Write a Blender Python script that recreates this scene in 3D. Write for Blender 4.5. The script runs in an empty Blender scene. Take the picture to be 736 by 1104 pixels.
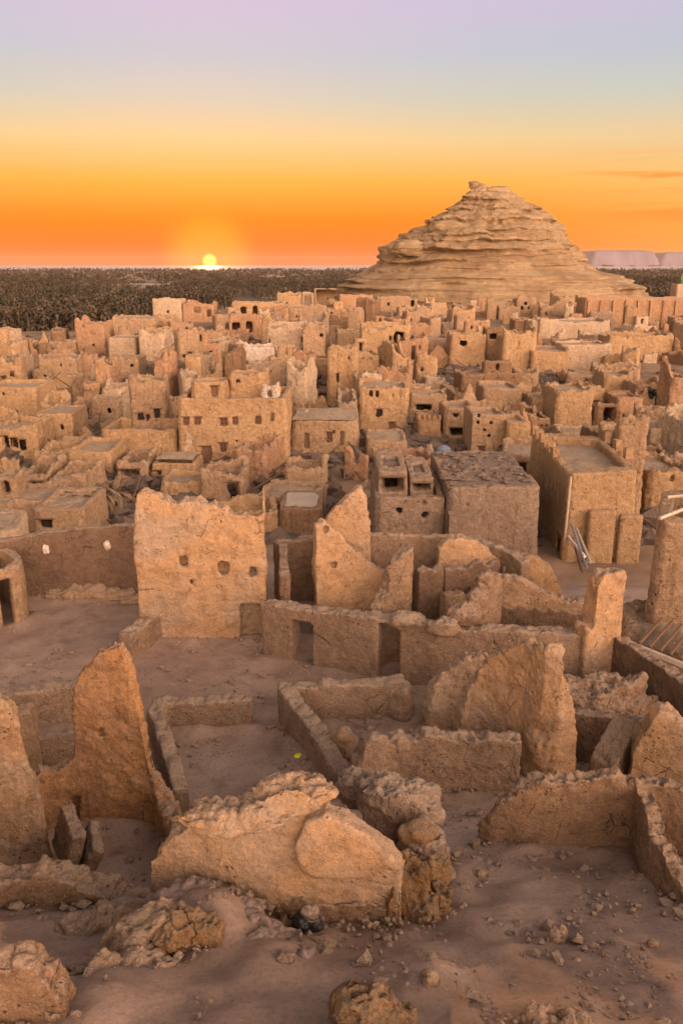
SUN, SKY, BACK_FILL, HAZE, EXPO = 3.5, 1.0, 6.6, 2.8e-5, 0.0
import bpy, bmesh, math, random
import numpy as np
from mathutils import Vector
random.seed(7); rng = np.random.default_rng(7)
C = bpy.context.scene.collection
scn = bpy.context.scene
# ------------------------------------------------------------------ camera maths (photo pixels are 736 x 1104)
CAMZ = 12.5; FPX = 900.0; PITCH = math.atan((552-285)/FPX)
CP, SP = math.cos(PITCH), math.sin(PITCH)
def ray(px, py):
    u = (px-368)/FPX; v = (552-py)/FPX
    return (u, CP+v*SP, -SP+v*CP)
def at_z(px, py, z):
    d = ray(px, py); t = (z-CAMZ)/d[2]; return (d[0]*t, d[1]*t, z)
def at_y(px, py, Y):
    d = ray(px, py); t = Y/d[1]; return (d[0]*t, Y, CAMZ+d[2]*t)
def to_px(x, y, z):
    dz = z-CAMZ; f = y*CP-dz*SP; u = x/f; v = (y*SP+dz*CP)/f
    return 368+u*FPX, 552-v*FPX
# ------------------------------------------------------------------ terrain
YL = [-80,-10,6,8,10,11.2,12.2,13.2,14,18,20,33.5,37,44,60,110,170,255,300,345,420,20000]
ZL = [3.5,4.6,4.5,4.0,3.2,2.5,1.5,0.5,-0.2,-0.2,0,0,-2,-5,-6,-6,-4,-1.5,-2.5,-8,-8,-8]
YR = [-80,-10,6,8,10,12,13.2,15.8,18,20,22,33.5,37,44,60,110,170,255,300,345,420,20000]
ZR = [3.5,4.6,4.7,4.0,3.1,2.4,2.0,1.0,0.3,0.1,0,0,-2,-5,-6,-6,-4,-1.5,-2.5,-8,-8,-8]
MOUNDS = [(*at_z(a, b, z)[:2], h, r) for a, b, z, h, r in ((205, 980, 3.5, .48, .75), (250, 985, 3.5, .40, .6), (285, 1025, 3.7, .25, .6), (150, 1050, 4.0, .15, .6), (430, 1040, 3.8, .15, .6), (110, 1075, 4.2, .25, .5))]
def terr(x, y):
    x = np.asarray(x, float); y = np.asarray(y, float)
    zl = np.interp(y, YL, ZL); zr = np.interp(y, YR, ZR)
    k = np.clip((x+3.6)/2.2, 0, 1); k = k*k*(3-2*k)
    z = zl*(1-k)+zr*k
    m = 0
    for mx, my, ma, mr in MOUNDS: m = m+ma*np.exp(-((x-mx)**2+(y-my)**2)/mr**2)
    z = z+m
    k3 = np.clip((-x-50)/14, 0, 1)*np.clip((y-205)/22, 0, 1); z = z+(np.minimum(z, -8)-z)*k3
    # ground falls away to the alley beyond the east retaining wall
    k2 = np.clip((x-8.6)/1.2, 0, 1)*np.clip((y-17)/3, 0, 1)*np.clip((40-y)/4, 0, 1)
    return z-1.6*k2
def tz(x, y): return float(terr(x, y))
def gp(px, py, lift=0.0):
    d = ray(px, py); lo, hi = 2.0, 3000.0
    t = 3.0
    while t < 3000:
        x, y, z = d[0]*t, d[1]*t, CAMZ+d[2]*t
        if z < tz(x, y)+lift: break
        t *= 1.01
    lo, hi = t/1.01, t
    for _ in range(25):
        m = (lo+hi)/2
        if CAMZ+d[2]*m < tz(d[0]*m, d[1]*m)+lift: hi = m
        else: lo = m
    return (d[0]*hi, d[1]*hi, CAMZ+d[2]*hi)
def gp_many(px, py):
    px = np.asarray(px, float); py = np.asarray(py, float)
    u = (px-368)/FPX; v = (552-py)/FPX; dy = CP+v*SP; dz = -SP+v*CP
    T = 3.0*1.012**np.arange(0, 480); hit = np.full(len(px), T[-1])
    todo = np.ones(len(px), bool)
    for t in T:
        z = CAMZ+dz*t; b = todo & (z < terr(u*t, dy*t)); hit[b] = t; todo &= ~b
        if not todo.any(): break
    lo, hi = hit/1.012, hit.copy()
    for _ in range(14):
        m = (lo+hi)/2; b = CAMZ+dz*m < terr(u*m, dy*m); hi = np.where(b, m, hi); lo = np.where(b, lo, m)
    return np.column_stack([u*hi, dy*hi, CAMZ+dz*hi])
# ------------------------------------------------------------------ vectorised noise
_g = rng.normal(size=(256, 3)); _g /= np.linalg.norm(_g, axis=1)[:, None]
_perm = np.concatenate([rng.permutation(256)]*3)
def pnoise(P):
    P = np.asarray(P, float); I = np.floor(P).astype(int); F = P-I; I &= 255
    U = F*F*F*(F*(F*6-15)+10)
    out = 0
    for dx in (0, 1):
        wx = U[:, 0] if dx else 1-U[:, 0]
        for dy in (0, 1):
            wy = U[:, 1] if dy else 1-U[:, 1]
            for dz in (0, 1):
                wz = U[:, 2] if dz else 1-U[:, 2]
                h = _perm[_perm[_perm[(I[:, 0]+dx) & 255]+((I[:, 1]+dy) & 255)]+((I[:, 2]+dz) & 255)]
                g = _g[h]
                out = out+wx*wy*wz*(g[:, 0]*(F[:, 0]-dx)+g[:, 1]*(F[:, 1]-dy)+g[:, 2]*(F[:, 2]-dz))
    return out*1.5
def chunks(P, s, jit=.8):
    """salt-mud lumps: per-cell random level and a groove between cells"""
    Q = np.asarray(P, float)*s; I = np.floor(Q-.5).astype(int); d1 = np.full(len(Q), 9.); d2 = d1.copy(); val = np.zeros(len(Q))
    for dx in (0, 1):
        for dy in (0, 1):
            for dz in (0, 1):
                c = I+np.array([dx, dy, dz]); m = c & 255
                h = _perm[_perm[_perm[m[:, 0]]+m[:, 1]]+m[:, 2]]
                f = c+.5+jit*.5*np.clip(_g[h], -1, 1); d = ((Q-f)**2).sum(1)
                b = d < d1; d2 = np.where(b, d1, np.minimum(d2, d)); val = np.where(b, h/255., val); d1 = np.where(b, d, d1)
    return val-.5, np.clip((np.sqrt(d2)-np.sqrt(d1))/.35, 0, 1)
def fbm(P, s=1.0, o=4, gain=.5):
    P = np.asarray(P, float)*s; a = 1.0; r = 0
    for k in range(o):
        r = r+a*pnoise(P+17.3*k); P = P*2.03; a *= gain
    return r
# ------------------------------------------------------------------ object helpers
def tag(o, label=None, cat=None, group=None, kind=None):
    if label: o['label'] = label
    if cat: o['category'] = cat
    if group: o['group'] = group
    if kind: o['kind'] = kind
    elif label: o['kind'] = 'thing'
    return o
def mesh_np(name, V, F, mat=None, smooth=False, parent=None, origin=None, midx=None):
    """V (n,3) world coordinates, F list of tuples or (m,k) array; links ONE mesh object with its origin at `origin`"""
    V = np.asarray(V, float)
    if parent is not None: origin = np.array(parent.location) if origin is None else np.array(origin)
    if origin is None: origin = np.array([V[:, 0].mean(), V[:, 1].mean(), V[:, 2].min()])
    me = bpy.data.meshes.new(name)
    me.from_pydata((V-origin).tolist(), [], F.tolist() if hasattr(F, 'tolist') else [list(f) for f in F])
    if mat is not None:
        for m in (mat if isinstance(mat, (list, tuple)) else [mat]): me.materials.append(m)
    if midx is not None: me.polygons.foreach_set('material_index', np.asarray(midx, dtype=np.int32))
    if smooth: me.polygons.foreach_set('use_smooth', [True]*len(me.polygons))
    me.update()
    o = bpy.data.objects.new(name, me); C.objects.link(o)
    if parent is not None: o.parent = parent; o.location = (0, 0, 0)
    else: o.location = origin
    return o
def empty(name, loc, label, cat, group=None):
    o = bpy.data.objects.new(name, None); C.objects.link(o); o.location = loc
    o.empty_display_size = .3
    return tag(o, label, cat, group)
def box(c, s, rz=0.0, jit=0.0):
    """closed box piece: centre, full size, rotation about z"""
    V = np.array([[x, y, z] for z in (-.5, .5) for y in (-.5, .5) for x in (-.5, .5)])*np.array(s)
    if jit: V = V+rng.normal(size=V.shape)*jit
    ca, sa = math.cos(rz), math.sin(rz)
    V = np.stack([V[:, 0]*ca-V[:, 1]*sa, V[:, 0]*sa+V[:, 1]*ca, V[:, 2]], 1)+np.array(c)
    return V, [(0, 2, 3, 1), (4, 5, 7, 6), (0, 1, 5, 4), (2, 6, 7, 3), (0, 4, 6, 2), (1, 3, 7, 5)]
def tube(a, b, r0, r1=None, n=8):
    a = np.array(a, float); b = np.array(b, float); r1 = r0 if r1 is None else r1
    d = (b-a)/np.linalg.norm(b-a); up = np.array([0, 0, 1.]) if abs(d[2]) < .9 else np.array([1., 0, 0])
    u = np.cross(d, up); u /= np.linalg.norm(u); w = np.cross(d, u)
    V = []
    for p, r in ((a, r0), (b, r1)):
        for k in range(n):
            t = 2*math.pi*k/n; V.append(p+r*(math.cos(t)*u+math.sin(t)*w))
    F = [(k, (k+1) % n, n+(k+1) % n, n+k) for k in range(n)]+[tuple(range(n))[::-1], tuple(range(n, 2*n))]
    return np.array(V), F
_ico = {}
def ico(sub):
    if sub not in _ico:
        bm = bmesh.new(); bmesh.ops.create_icosphere(bm, subdivisions=sub, radius=1)
        _ico[sub] = (np.array([v.co[:] for v in bm.verts]), [tuple(v.index for v in f.verts) for f in bm.faces]); bm.free()
    return _ico[sub]
def lump(c, r, rz=0.0, sub=3, rough=.25, fr=1.3, seed=None):
    V, F = ico(sub); V = V.copy()
    sd = rng.uniform(0, 90) if seed is None else seed
    V = V*(1+rough*fbm(V*fr+sd, 1, 3))[:, None]*np.array(r)
    ca, sa = math.cos(rz), math.sin(rz)
    V = np.stack([V[:, 0]*ca-V[:, 1]*sa, V[:, 0]*sa+V[:, 1]*ca, V[:, 2]], 1)
    return V+np.array(c), F
def join(pieces):
    Vs, Fs, n = [], [], 0
    for V, F in pieces:
        Vs.append(np.asarray(V)); Fs += [tuple(i+n for i in f) for f in F]; n += len(V)
    return np.concatenate(Vs), Fs
# ------------------------------------------------------------------ wall strips traced on their own ground line
def strip_piece(fx, fy, bx, by, zb, zt, taper=.12):
    """closed ribbon: front line, back line, bottom and top heights per sample"""
    n = len(fx); cx, cy = (fx+bx)/2, (fy+by)/2
    T = lambda x, c: x+(c-x)*taper
    V = np.concatenate([np.stack([fx, fy, zb], 1), np.stack([T(fx, cx), T(fy, cy), zt], 1),
                        np.stack([bx, by, zb], 1), np.stack([T(bx, cx), T(by, cy), zt], 1)])
    F = []
    for i in range(n-1):
        a, b, c, d = i, i+n, i+2*n, i+3*n
        F += [(a, a+1, b+1, b), (c+1, c, d, d+1), (b, b+1, d+1, d), (a+1, a, c, c+1)]
    F += [(0, n, 3*n, 2*n), (n-1, 3*n-1, 4*n-1, 2*n-1)]
    return V, F
LINES = []
class Line:
    """a wall's ground line in plan, with thickness on the side away from the camera"""
    def __init__(s, pts, smooth=0):
        P = np.array([(p[0], p[1]) for p in pts], float)
        for _ in range(smooth):
            Q = [P[0]]
            for i in range(len(P)-1): Q += [P[i]*.75+P[i+1]*.25, P[i]*.25+P[i+1]*.75]
            Q.append(P[-1]); P = np.array(Q)
        s.P = P; s.S = np.concatenate([[0], np.cumsum(np.linalg.norm(np.diff(P, axis=0), axis=1))]); s.L = s.S[-1]
    def pos(s, t):
        return np.stack([np.interp(t, s.S, s.P[:, 0]), np.interp(t, s.S, s.P[:, 1])], 1)
    def nrm(s, t):
        a = s.pos(np.clip(t-.12, 0, s.L)); b = s.pos(np.clip(t+.12, 0, s.L)); d = b-a
        d /= np.maximum(np.linalg.norm(d, axis=1), 1e-6)[:, None]
        return np.stack([-d[:, 1], d[:, 0]], 1)       # to the left of travel: away from the camera when drawn left to right
    def hit(s, px, py):
        """where the sight line through a pixel crosses the line: (t, z)"""
        d = ray(px, py); best = None
        for i in range(len(s.P)-1):
            a, b = s.P[i], s.P[i+1]; e = b-a
            den = d[0]*e[1]-d[1]*e[0]
            if abs(den) < 1e-9: continue
            w = (d[0]*(-a[1])-d[1]*(-a[0]))/den      # a + w e  parallel to d
            q = a+e*w
            lo = -9 if i == 0 else -1e-6; hi = 9 if i == len(s.P)-2 else 1+1e-6
            if lo <= w <= hi and q[1] > 0:
                pen = max(0, -w, w-1)
                if best is None or pen < best[0]: best = (pen, s.S[i]+np.clip(w, 0, 1)*(s.S[i+1]-s.S[i]), CAMZ+q[1]/d[1]*d[2])
        return best[1], best[2]
def wall(line, top, th=.5, cuts=(), rag=.05, step=.06, bury=.5, taper=.12, side=1, zb=None, ext=True):
    """pieces of a wall on `line`; `top` = list of photo pixels along its top, or list of (t, z);
    cuts = openings as pixel rectangles (x0,y0,x1,y1[,fraction of depth])"""
    LINES.append((line, side))
    if isinstance(top, list):                # the traced edge is the far edge of the wall's top
        bl = Line(line.P+line.nrm(line.S)*side*th*.85); pr = [bl.hit(*p) for p in top]; pr = [(t_*line.L/bl.L, z_) for t_, z_ in pr]
    else: pr = list(top)
    pr.sort(); tt = np.array([p[0] for p in pr]); zz = np.array([p[1] for p in pr])
    t0, t1 = (0, line.L) if ext else (tt[0], tt[-1])
    def seg(a, b, lo, hi, f0=0.0, f1=1.0):
        n = max(3, int((b-a)/step)+1); t = np.linspace(a, b, n)
        p = line.pos(t); nn = line.nrm(t)*side
        z1 = np.interp(t, tt, zz)-.06+rag*fbm(np.stack([t*2.0, t*0+zz[0]*3.1+tt[-1], t*0], 1), 1, 5, .62)*2
        if hi is not None: z1 = np.full(n, hi)
        z0 = (terr(p[:, 0], p[:, 1])-bury if zb is None else np.full(n, zb)) if lo is None else np.full(n, lo)
        z1 = np.maximum(z1, z0+.05)
        f = p+nn*th*f0; b_ = p+nn*th*f1
        return strip_piece(f[:, 0], f[:, 1], b_[:, 0], b_[:, 1], z0, z1, taper if hi is None and f1-f0 > .9 else 0)
    out = []; cur = t0; cs = []
    for c in cuts:
        (ta, z1), (tb, _) = line.hit(c[0], c[1]), line.hit(c[2], c[1]); z0 = line.hit((c[0]+c[2])/2, c[3])[1]
        cs.append((min(ta, tb), max(ta, tb), z0, z1, c[4] if len(c) > 4 else 1.0))
    e = .03; bk = sorted({t0, t1} | {min(max(v, t0), t1) for c in cs for v in c[:2]})
    for a, b in zip(bk[:-1], bk[1:]):
        if b-a < .04: continue
        mid = (a+b)/2; here = sorted((c for c in cs if c[0] < mid < c[1]), key=lambda c: c[2])
        if not here: out.append(seg(a, b, None, None)); continue
        pm = line.pos(np.array([mid]))[0]; lo = None
        for _, _, z0, z1, fr in here:
            if lo is not None or z0 > tz(*pm)+.15: out.append(seg(a-e, b+e, lo, z0))
            if fr < .99: out.append(seg(a-e, b+e, z0-.05, z1+.05, fr, 1.0))
            lo = z1
        out.append(seg(a-e, b+e, lo, None))
    return out
def mud(name, label, cat, pieces, mat, voxel=.05, amp=(.07, .045, .018), fr=(.8, 2.8, 9.), parent=None, group=None, smooth=0, chunk=(4.2, .075)):
    """melt the pieces into one eroded mud body (voxel remesh, then layered erosion along the normals)"""
    V, F = join(pieces)
    me = bpy.data.meshes.new('t'); me.from_pydata(V.tolist(), [], F)
    o = bpy.data.objects.new('t', me); C.objects.link(o)
    r = o.modifiers.new('r', 'REMESH'); r.mode = 'VOXEL'; r.voxel_size = voxel; r.adaptivity = 0
    if smooth:
        q = o.modifiers.new('s', 'SMOOTH'); q.factor = .5; q.iterations = smooth
    dg = bpy.context.evaluated_depsgraph_get()
    m2 = bpy.data.meshes.new_from_object(o.evaluated_get(dg))
    bpy.data.objects.remove(o); bpy.data.meshes.remove(me)
    n = len(m2.vertices); P = np.empty(n*3, np.float32); m2.vertices.foreach_get('co', P); P = P.reshape(-1, 3).astype(float)
    N = np.empty(n*3, np.float32); m2.vertex_normals.foreach_get('vector', N); N = N.reshape(-1, 3).astype(float)
    up = np.clip(N[:, 2], 0, 1)
    d = .8*amp[0]*fbm(P, fr[0], 2)+amp[1]*(.38+.95*up)*fbm(P, fr[1], 4, .6)
    rid = np.abs(pnoise(P*fr[2])); d += amp[2]*(.55+.25*up)*(rid*2-.5)
    d += amp[2]*.55*pnoise(P*fr[2]*2.2)
    if chunk == (4.2, .075) and mat in (M['mudgrey'], M['muddark']): chunk = (4.2, .028)
    if chunk:
        cv, gr = chunks(P+.12*np.stack([fbm(P+9*k, 1.7, 2) for k in range(3)], 1), chunk[0]); d += chunk[1]*(.16+.8*up)*(cv*1.3+(gr-1)*.55)
    P = P+N*d[:, None]
    org = np.array(parent.location) if parent else np.array([P[:, 0].mean(), P[:, 1].mean(), P[:, 2].min()+.3])
    m2.vertices.foreach_set('co', (P-org).astype(np.float32).ravel())
    m2.polygons.foreach_set('use_smooth', [True]*len(m2.polygons)); m2.name = name
    m2.materials.clear(); m2.materials.append(mat); m2.update()
    ob = bpy.data.objects.new(name, m2); C.objects.link(ob)
    if parent: ob.parent = parent
    else: ob.location = org; tag(ob, label, cat, group)
    return ob
# ------------------------------------------------------------------ materials
def nt_new(name):
    m = bpy.data.materials.new(name); m.use_nodes = True; t = m.node_tree
    b = t.nodes['Principled BSDF']; b.inputs['Roughness'].default_value = .95
    b.inputs['Specular IOR Level'].default_value = .12
    return m, t, b
class NB:
    def __init__(s, t): s.t = t
    def n(s, typ, **kw):
        o = s.t.nodes.new(typ)
        for k, v in kw.items(): setattr(o, k, v)
        return o
    def l(s, a, b): s.t.links.new(a, b)
    def pos(s, scale=(1, 1, 1)):
        g = s.n('ShaderNodeNewGeometry'); v = s.n('ShaderNodeVectorMath', operation='MULTIPLY')
        s.l(g.outputs['Position'], v.inputs[0]); v.inputs[1].default_value = scale; return v.outputs[0]
    def noise(s, vec, scale, detail=5, rough=.6, dist=0):
        o = s.n('ShaderNodeTexNoise'); s.l(vec, o.inputs['Vector']); o.inputs['Scale'].default_value = scale
        o.inputs['Detail'].default_value = detail; o.inputs['Roughness'].default_value = rough; o.inputs['Distortion'].default_value = dist
        return o.outputs['Fac']
    def vor(s, vec, scale, feat='F1'):
        o = s.n('ShaderNodeTexVoronoi', feature=feat); s.l(vec, o.inputs['Vector']); o.inputs['Scale'].default_value = scale
        return o.outputs['Distance']
    def ramp(s, fac, a, b, lo=0.0, hi=1.0):
        o = s.n('ShaderNodeMapRange'); o.clamp = True; o.interpolation_type = 'SMOOTHSTEP'
        s.l(fac, o.inputs[0]); o.inputs[1].default_value = a; o.inputs[2].default_value = b
        o.inputs[3].default_value = lo; o.inputs[4].default_value = hi; return o.outputs[0]
    def mix(s, f, a, b, mode='MIX'):
        o = s.n('ShaderNodeMix', data_type='RGBA', blend_type=mode)
        for sock, v in ((o.inputs[0], f), (o.inputs[6], a), (o.inputs[7], b)):
            if hasattr(v, 'is_linked'): s.l(v, sock)
            elif isinstance(v, (int, float)): sock.default_value = v
            else: sock.default_value = (*v, 1) if len(v) == 3 else v
        return o.outputs[2]
    def math(s, op, a, b=0.0):
        o = s.n('ShaderNodeMath', operation=op)
        for sock, v in ((o.inputs[0], a), (o.inputs[1], b)):
            if hasattr(v, 'is_linked'): s.l(v, sock)
            else: sock.default_value = v
        return o.outputs[0]
    def bump(s, h, strength, dist, prev=None):
        o = s.n('ShaderNodeBump'); s.l(h, o.inputs['Height']); o.inputs['Strength'].default_value = strength
        o.inputs['Distance'].default_value = dist
        if prev: s.l(prev, o.inputs['Normal'])
        return o.outputs[0]
def mud_mat(name, c1, c2, core, dark=.55, big=.45, pits=.5, grain=1.0, top=.8, bump=1.0, streak=.25, stone=0.0):
    """weathered salt-mud: two plaster tones, pale crumbly core on eroded tops, pits, rain streaks, embedded stones"""
    m, t, b = nt_new(name); k = NB(t); p = k.pos()
    big_n = k.noise(p, big, 5, .62, .6); med = k.noise(p, 2.6, 8, .68, .3); fine = k.noise(p, 22*grain, 6, .7)
    col = k.mix(k.ramp(big_n, .40, .62), c1, c2)
    dk = tuple(x*dark for x in c1)
    col = k.mix(k.ramp(med, .46, .70, 0, .75), col, dk)
    lt = tuple(min(.8, x*1.28) for x in c1)
    col = k.mix(k.ramp(med, .45, .26, 0, .6), col, lt)
    if streak:
        st = k.noise(k.pos((2.2, 2.2, .16)), 1.5, 4, .6)
        col = k.mix(k.ramp(st, .55, .72, 0, streak), col, tuple(x*.55 for x in c2))
    col = k.mix(k.ramp(fine, .38, .72, .0, .55), col, tuple(x*.52 for x in c2))
    # crumbled core where the wall is eroded from above
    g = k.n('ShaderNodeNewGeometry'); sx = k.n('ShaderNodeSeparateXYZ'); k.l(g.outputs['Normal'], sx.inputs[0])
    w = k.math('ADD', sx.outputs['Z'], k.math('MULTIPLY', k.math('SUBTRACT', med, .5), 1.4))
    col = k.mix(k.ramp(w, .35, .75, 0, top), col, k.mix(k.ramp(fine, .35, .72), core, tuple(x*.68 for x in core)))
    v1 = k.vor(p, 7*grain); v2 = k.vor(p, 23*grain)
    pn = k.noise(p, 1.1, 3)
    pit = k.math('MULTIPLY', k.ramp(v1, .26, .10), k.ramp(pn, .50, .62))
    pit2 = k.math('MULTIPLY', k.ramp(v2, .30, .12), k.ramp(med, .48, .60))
    # cracks and laid courses
    ck = k.vor(k.pos((1, 1, .7)), 1.15*grain, 'DISTANCE_TO_EDGE'); ckm = k.math('MULTIPLY', k.ramp(ck, .014, .002), k.ramp(k.noise(p, .8, 4), .58, .64))
    col = k.mix(k.math('MULTIPLY', ckm, .6), col, tuple(x*.2 for x in c2))
    wv = k.n('ShaderNodeTexWave', wave_type='BANDS', bands_direction='Z'); k.l(p, wv.inputs['Vector']); wv.inputs['Scale'].default_value = .85; wv.inputs['Distortion'].default_value = 5.0; wv.inputs['Detail'].default_value = 4; wv.inputs['Detail Scale'].default_value = 1.6
    course = k.math('MULTIPLY', k.ramp(wv.outputs['Fac'], .30, .02), k.ramp(k.noise(p, .9, 6, .7), .50, .66))
    col = k.mix(k.math('MULTIPLY', course, .16), col, tuple(x*.45 for x in c2))
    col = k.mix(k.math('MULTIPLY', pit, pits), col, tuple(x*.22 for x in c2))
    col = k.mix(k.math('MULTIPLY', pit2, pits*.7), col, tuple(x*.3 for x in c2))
    if stone:
        sv = k.vor(p, 11*grain); col = k.mix(k.ramp(sv, .34, .12, 0, stone), col, tuple(min(.7, x*1.5) for x in core))
    vf = k.noise(p, 75*grain, 4, .7); mf = k.noise(p, 7.5*grain, 7, .72)
    col = k.mix(k.ramp(vf, .42, .70, 0, .5), col, tuple(x*.45 for x in c2)); col = k.mix(k.ramp(mf, .50, .30, 0, .45), col, tuple(min(.8, x*1.35) for x in c1))
    col = k.mix(k.ramp(mf, .55, .72, 0, .5), col, tuple(x*.45 for x in c2))
    k.l(col, b.inputs['Base Color'])
    h = k.math('ADD', k.math('MULTIPLY', med, 1.0), k.math('MULTIPLY', fine, .45)); h = k.math('ADD', h, k.math('MULTIPLY', mf, .6)); h = k.math('ADD', h, k.math('MULTIPLY', vf, .12)); h = k.math('SUBTRACT', h, k.math('MULTIPLY', ckm, .5)); h = k.math('SUBTRACT', h, k.math('MULTIPLY', course, .10))
    h = k.math('SUBTRACT', h, k.math('MULTIPLY', pit, .55)); h = k.math('SUBTRACT', h, k.math('MULTIPLY', pit2, .25))
    if stone: h = k.math('ADD', h, k.math('MULTIPLY', k.ramp(k.vor(p, 11*grain), .4, .08), stone*.5))
    k.l(k.bump(h, 1.0*bump, .13/grain), b.inputs['Normal'])
    return m
def plain(name, col, rough=.8, metal=0.0, var=.25, scale=6.0, spec=.2):
    m, t, b = nt_new(name); k = NB(t); p = k.pos()
    n = k.noise(p, scale, 6, .65)
    k.l(k.mix(k.ramp(n, .3, .7), tuple(c*(1-var) for c in col), tuple(min(.9, c*(1+var)) for c in col)), b.inputs['Base Color'])
    b.inputs['Roughness'].default_value = rough; b.inputs['Metallic'].default_value = metal; b.inputs['Specular IOR Level'].default_value = spec
    k.l(k.bump(n, .3, .02), b.inputs['Normal']); return m
M = {}
ORANGE = (.55, .325, .165); TAN = (.46, .30, .18); GREY = (.36, .245, .165); BROWN = (.30, .18, .10)
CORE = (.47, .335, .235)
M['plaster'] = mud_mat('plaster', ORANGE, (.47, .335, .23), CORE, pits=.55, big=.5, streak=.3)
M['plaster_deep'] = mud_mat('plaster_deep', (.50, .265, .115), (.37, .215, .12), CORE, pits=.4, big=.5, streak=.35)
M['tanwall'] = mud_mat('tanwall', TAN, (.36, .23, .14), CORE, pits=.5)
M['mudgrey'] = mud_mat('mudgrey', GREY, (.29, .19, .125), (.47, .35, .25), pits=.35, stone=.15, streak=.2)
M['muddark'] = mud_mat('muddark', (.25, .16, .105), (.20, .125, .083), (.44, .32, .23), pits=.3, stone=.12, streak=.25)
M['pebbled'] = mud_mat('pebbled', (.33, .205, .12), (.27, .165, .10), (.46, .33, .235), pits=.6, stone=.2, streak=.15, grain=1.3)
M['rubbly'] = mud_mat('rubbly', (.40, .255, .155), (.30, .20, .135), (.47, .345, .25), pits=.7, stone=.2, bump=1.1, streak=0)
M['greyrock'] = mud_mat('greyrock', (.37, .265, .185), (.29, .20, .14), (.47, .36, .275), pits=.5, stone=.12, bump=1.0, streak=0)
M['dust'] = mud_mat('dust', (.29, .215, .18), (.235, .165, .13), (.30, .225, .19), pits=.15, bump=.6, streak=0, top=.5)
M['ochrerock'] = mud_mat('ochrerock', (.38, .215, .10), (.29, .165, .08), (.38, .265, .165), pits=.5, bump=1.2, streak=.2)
TOWN = {}
for nm, a, b_ in (('tan', (.45, .30, .18), (.37, .24, .145)), ('ochre', (.51, .33, .18), (.43, .27, .145)), ('pale', (.56, .41, .275), (.48, .345, .23)),
                  ('reddish', (.48, .285, .165), (.39, .23, .135)), ('brown', (.30, .18, .10), (.25, .15, .088)), ('grey', (.385, .275, .195), (.31, .215, .15)),
                  ('whitewashed', (.70, .58, .48), (.52, .37, .26))):
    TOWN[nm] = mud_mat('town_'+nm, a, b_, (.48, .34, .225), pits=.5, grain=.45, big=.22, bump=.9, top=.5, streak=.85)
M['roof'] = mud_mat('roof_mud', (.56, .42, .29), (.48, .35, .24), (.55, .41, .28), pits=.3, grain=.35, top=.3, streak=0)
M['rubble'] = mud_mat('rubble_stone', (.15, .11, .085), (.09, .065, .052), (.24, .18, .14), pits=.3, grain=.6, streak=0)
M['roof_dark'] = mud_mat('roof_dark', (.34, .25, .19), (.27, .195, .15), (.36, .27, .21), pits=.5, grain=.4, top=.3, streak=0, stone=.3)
M['wood'] = plain('old_wood', (.13, .075, .045), scale=14)
M['wood_pale'] = plain('pale_wood', (.42, .33, .25), scale=9)
M['shutter'] = plain('shutter_red_brown', (.085, .03, .018), .6)
M['hollow'] = plain('dark_hollow', (.022, .015, .011), .9)  # near-black: the shade inside window openings put into the panel's colour
M['white'] = plain('white_paint', (.72, .66, .60), .7, var=.12)
M['cream'] = plain('cream_stone', (.52, .42, .35), .9, var=.3)
M['grey_metal'] = plain('grey_metal', (.30, .33, .38), .45, .6)
M['blue_tank'] = plain('blue_grey_plastic', (.15, .20, .27), .5)
M['black_cloth'] = plain('black_cloth', (.016, .014, .016), .55, var=.5, scale=20, spec=.4)
M['yellow'] = plain('yellow_plastic', (.75, .72, .02), .4)
M['green'] = plain('green_paint', (.16, .42, .14), .6)
M['trunk'] = plain('palm_trunk', (.12, .085, .06), .95, scale=8)
M['frond'] = plain('palm_frond', (.035, .042, .022), .7, var=.5, scale=1.5)
M['dry_frond'] = plain('dry_frond', (.17, .115, .07), .9, var=.4, scale=3)
# ground: compacted grey-brown earth, paler sand drifts, gravel
def ground_mat():
    m, t, b = nt_new('ground'); k = NB(t); p = k.pos()
    big = k.noise(p, .13, 5, .6, .4); med = k.noise(p, 1.1, 8, .65, .4); fine = k.noise(p, 14, 7, .72)
    col = k.mix(k.ramp(big, .38, .62), (.36, .258, .195), (.255, .175, .13))
    col = k.mix(k.ramp(med, .45, .72, 0, .8), col, (.17, .115, .09))
    col = k.mix(k.ramp(med, .46, .28, 0, .6), col, (.35, .265, .215))
    col = k.mix(k.ramp(fine, .45, .75, 0, .65), col, (.12, .085, .07))
    v = k.vor(p, 16); st = k.math('MULTIPLY', k.ramp(v, .25, .12), k.ramp(k.noise(p, .9, 4), .52, .66))
    col = k.mix(k.math('MULTIPLY', st, .8), col, (.40, .31, .25))
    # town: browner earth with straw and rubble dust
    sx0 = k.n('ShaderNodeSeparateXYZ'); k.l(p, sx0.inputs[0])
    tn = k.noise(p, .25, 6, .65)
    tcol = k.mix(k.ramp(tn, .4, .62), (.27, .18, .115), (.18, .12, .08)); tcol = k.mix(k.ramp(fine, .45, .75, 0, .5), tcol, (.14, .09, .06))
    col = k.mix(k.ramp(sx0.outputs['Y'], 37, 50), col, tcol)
    # far: palm-oasis soil with pale clearings
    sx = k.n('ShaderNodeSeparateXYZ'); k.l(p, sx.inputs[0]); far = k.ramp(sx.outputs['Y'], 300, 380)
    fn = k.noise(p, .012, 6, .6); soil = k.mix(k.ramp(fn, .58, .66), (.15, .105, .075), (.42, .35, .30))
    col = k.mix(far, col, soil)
    k.l(col, b.inputs['Base Color'])
    h = k.math('ADD', k.math('MULTIPLY', med, 1.0), k.math('MULTIPLY', fine, .3)); h = k.math('ADD', h, k.math('MULTIPLY', st, .25))
    k.l(k.bump(h, .8, .07), b.inputs['Normal']); return m
M['ground'] = ground_mat()
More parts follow.
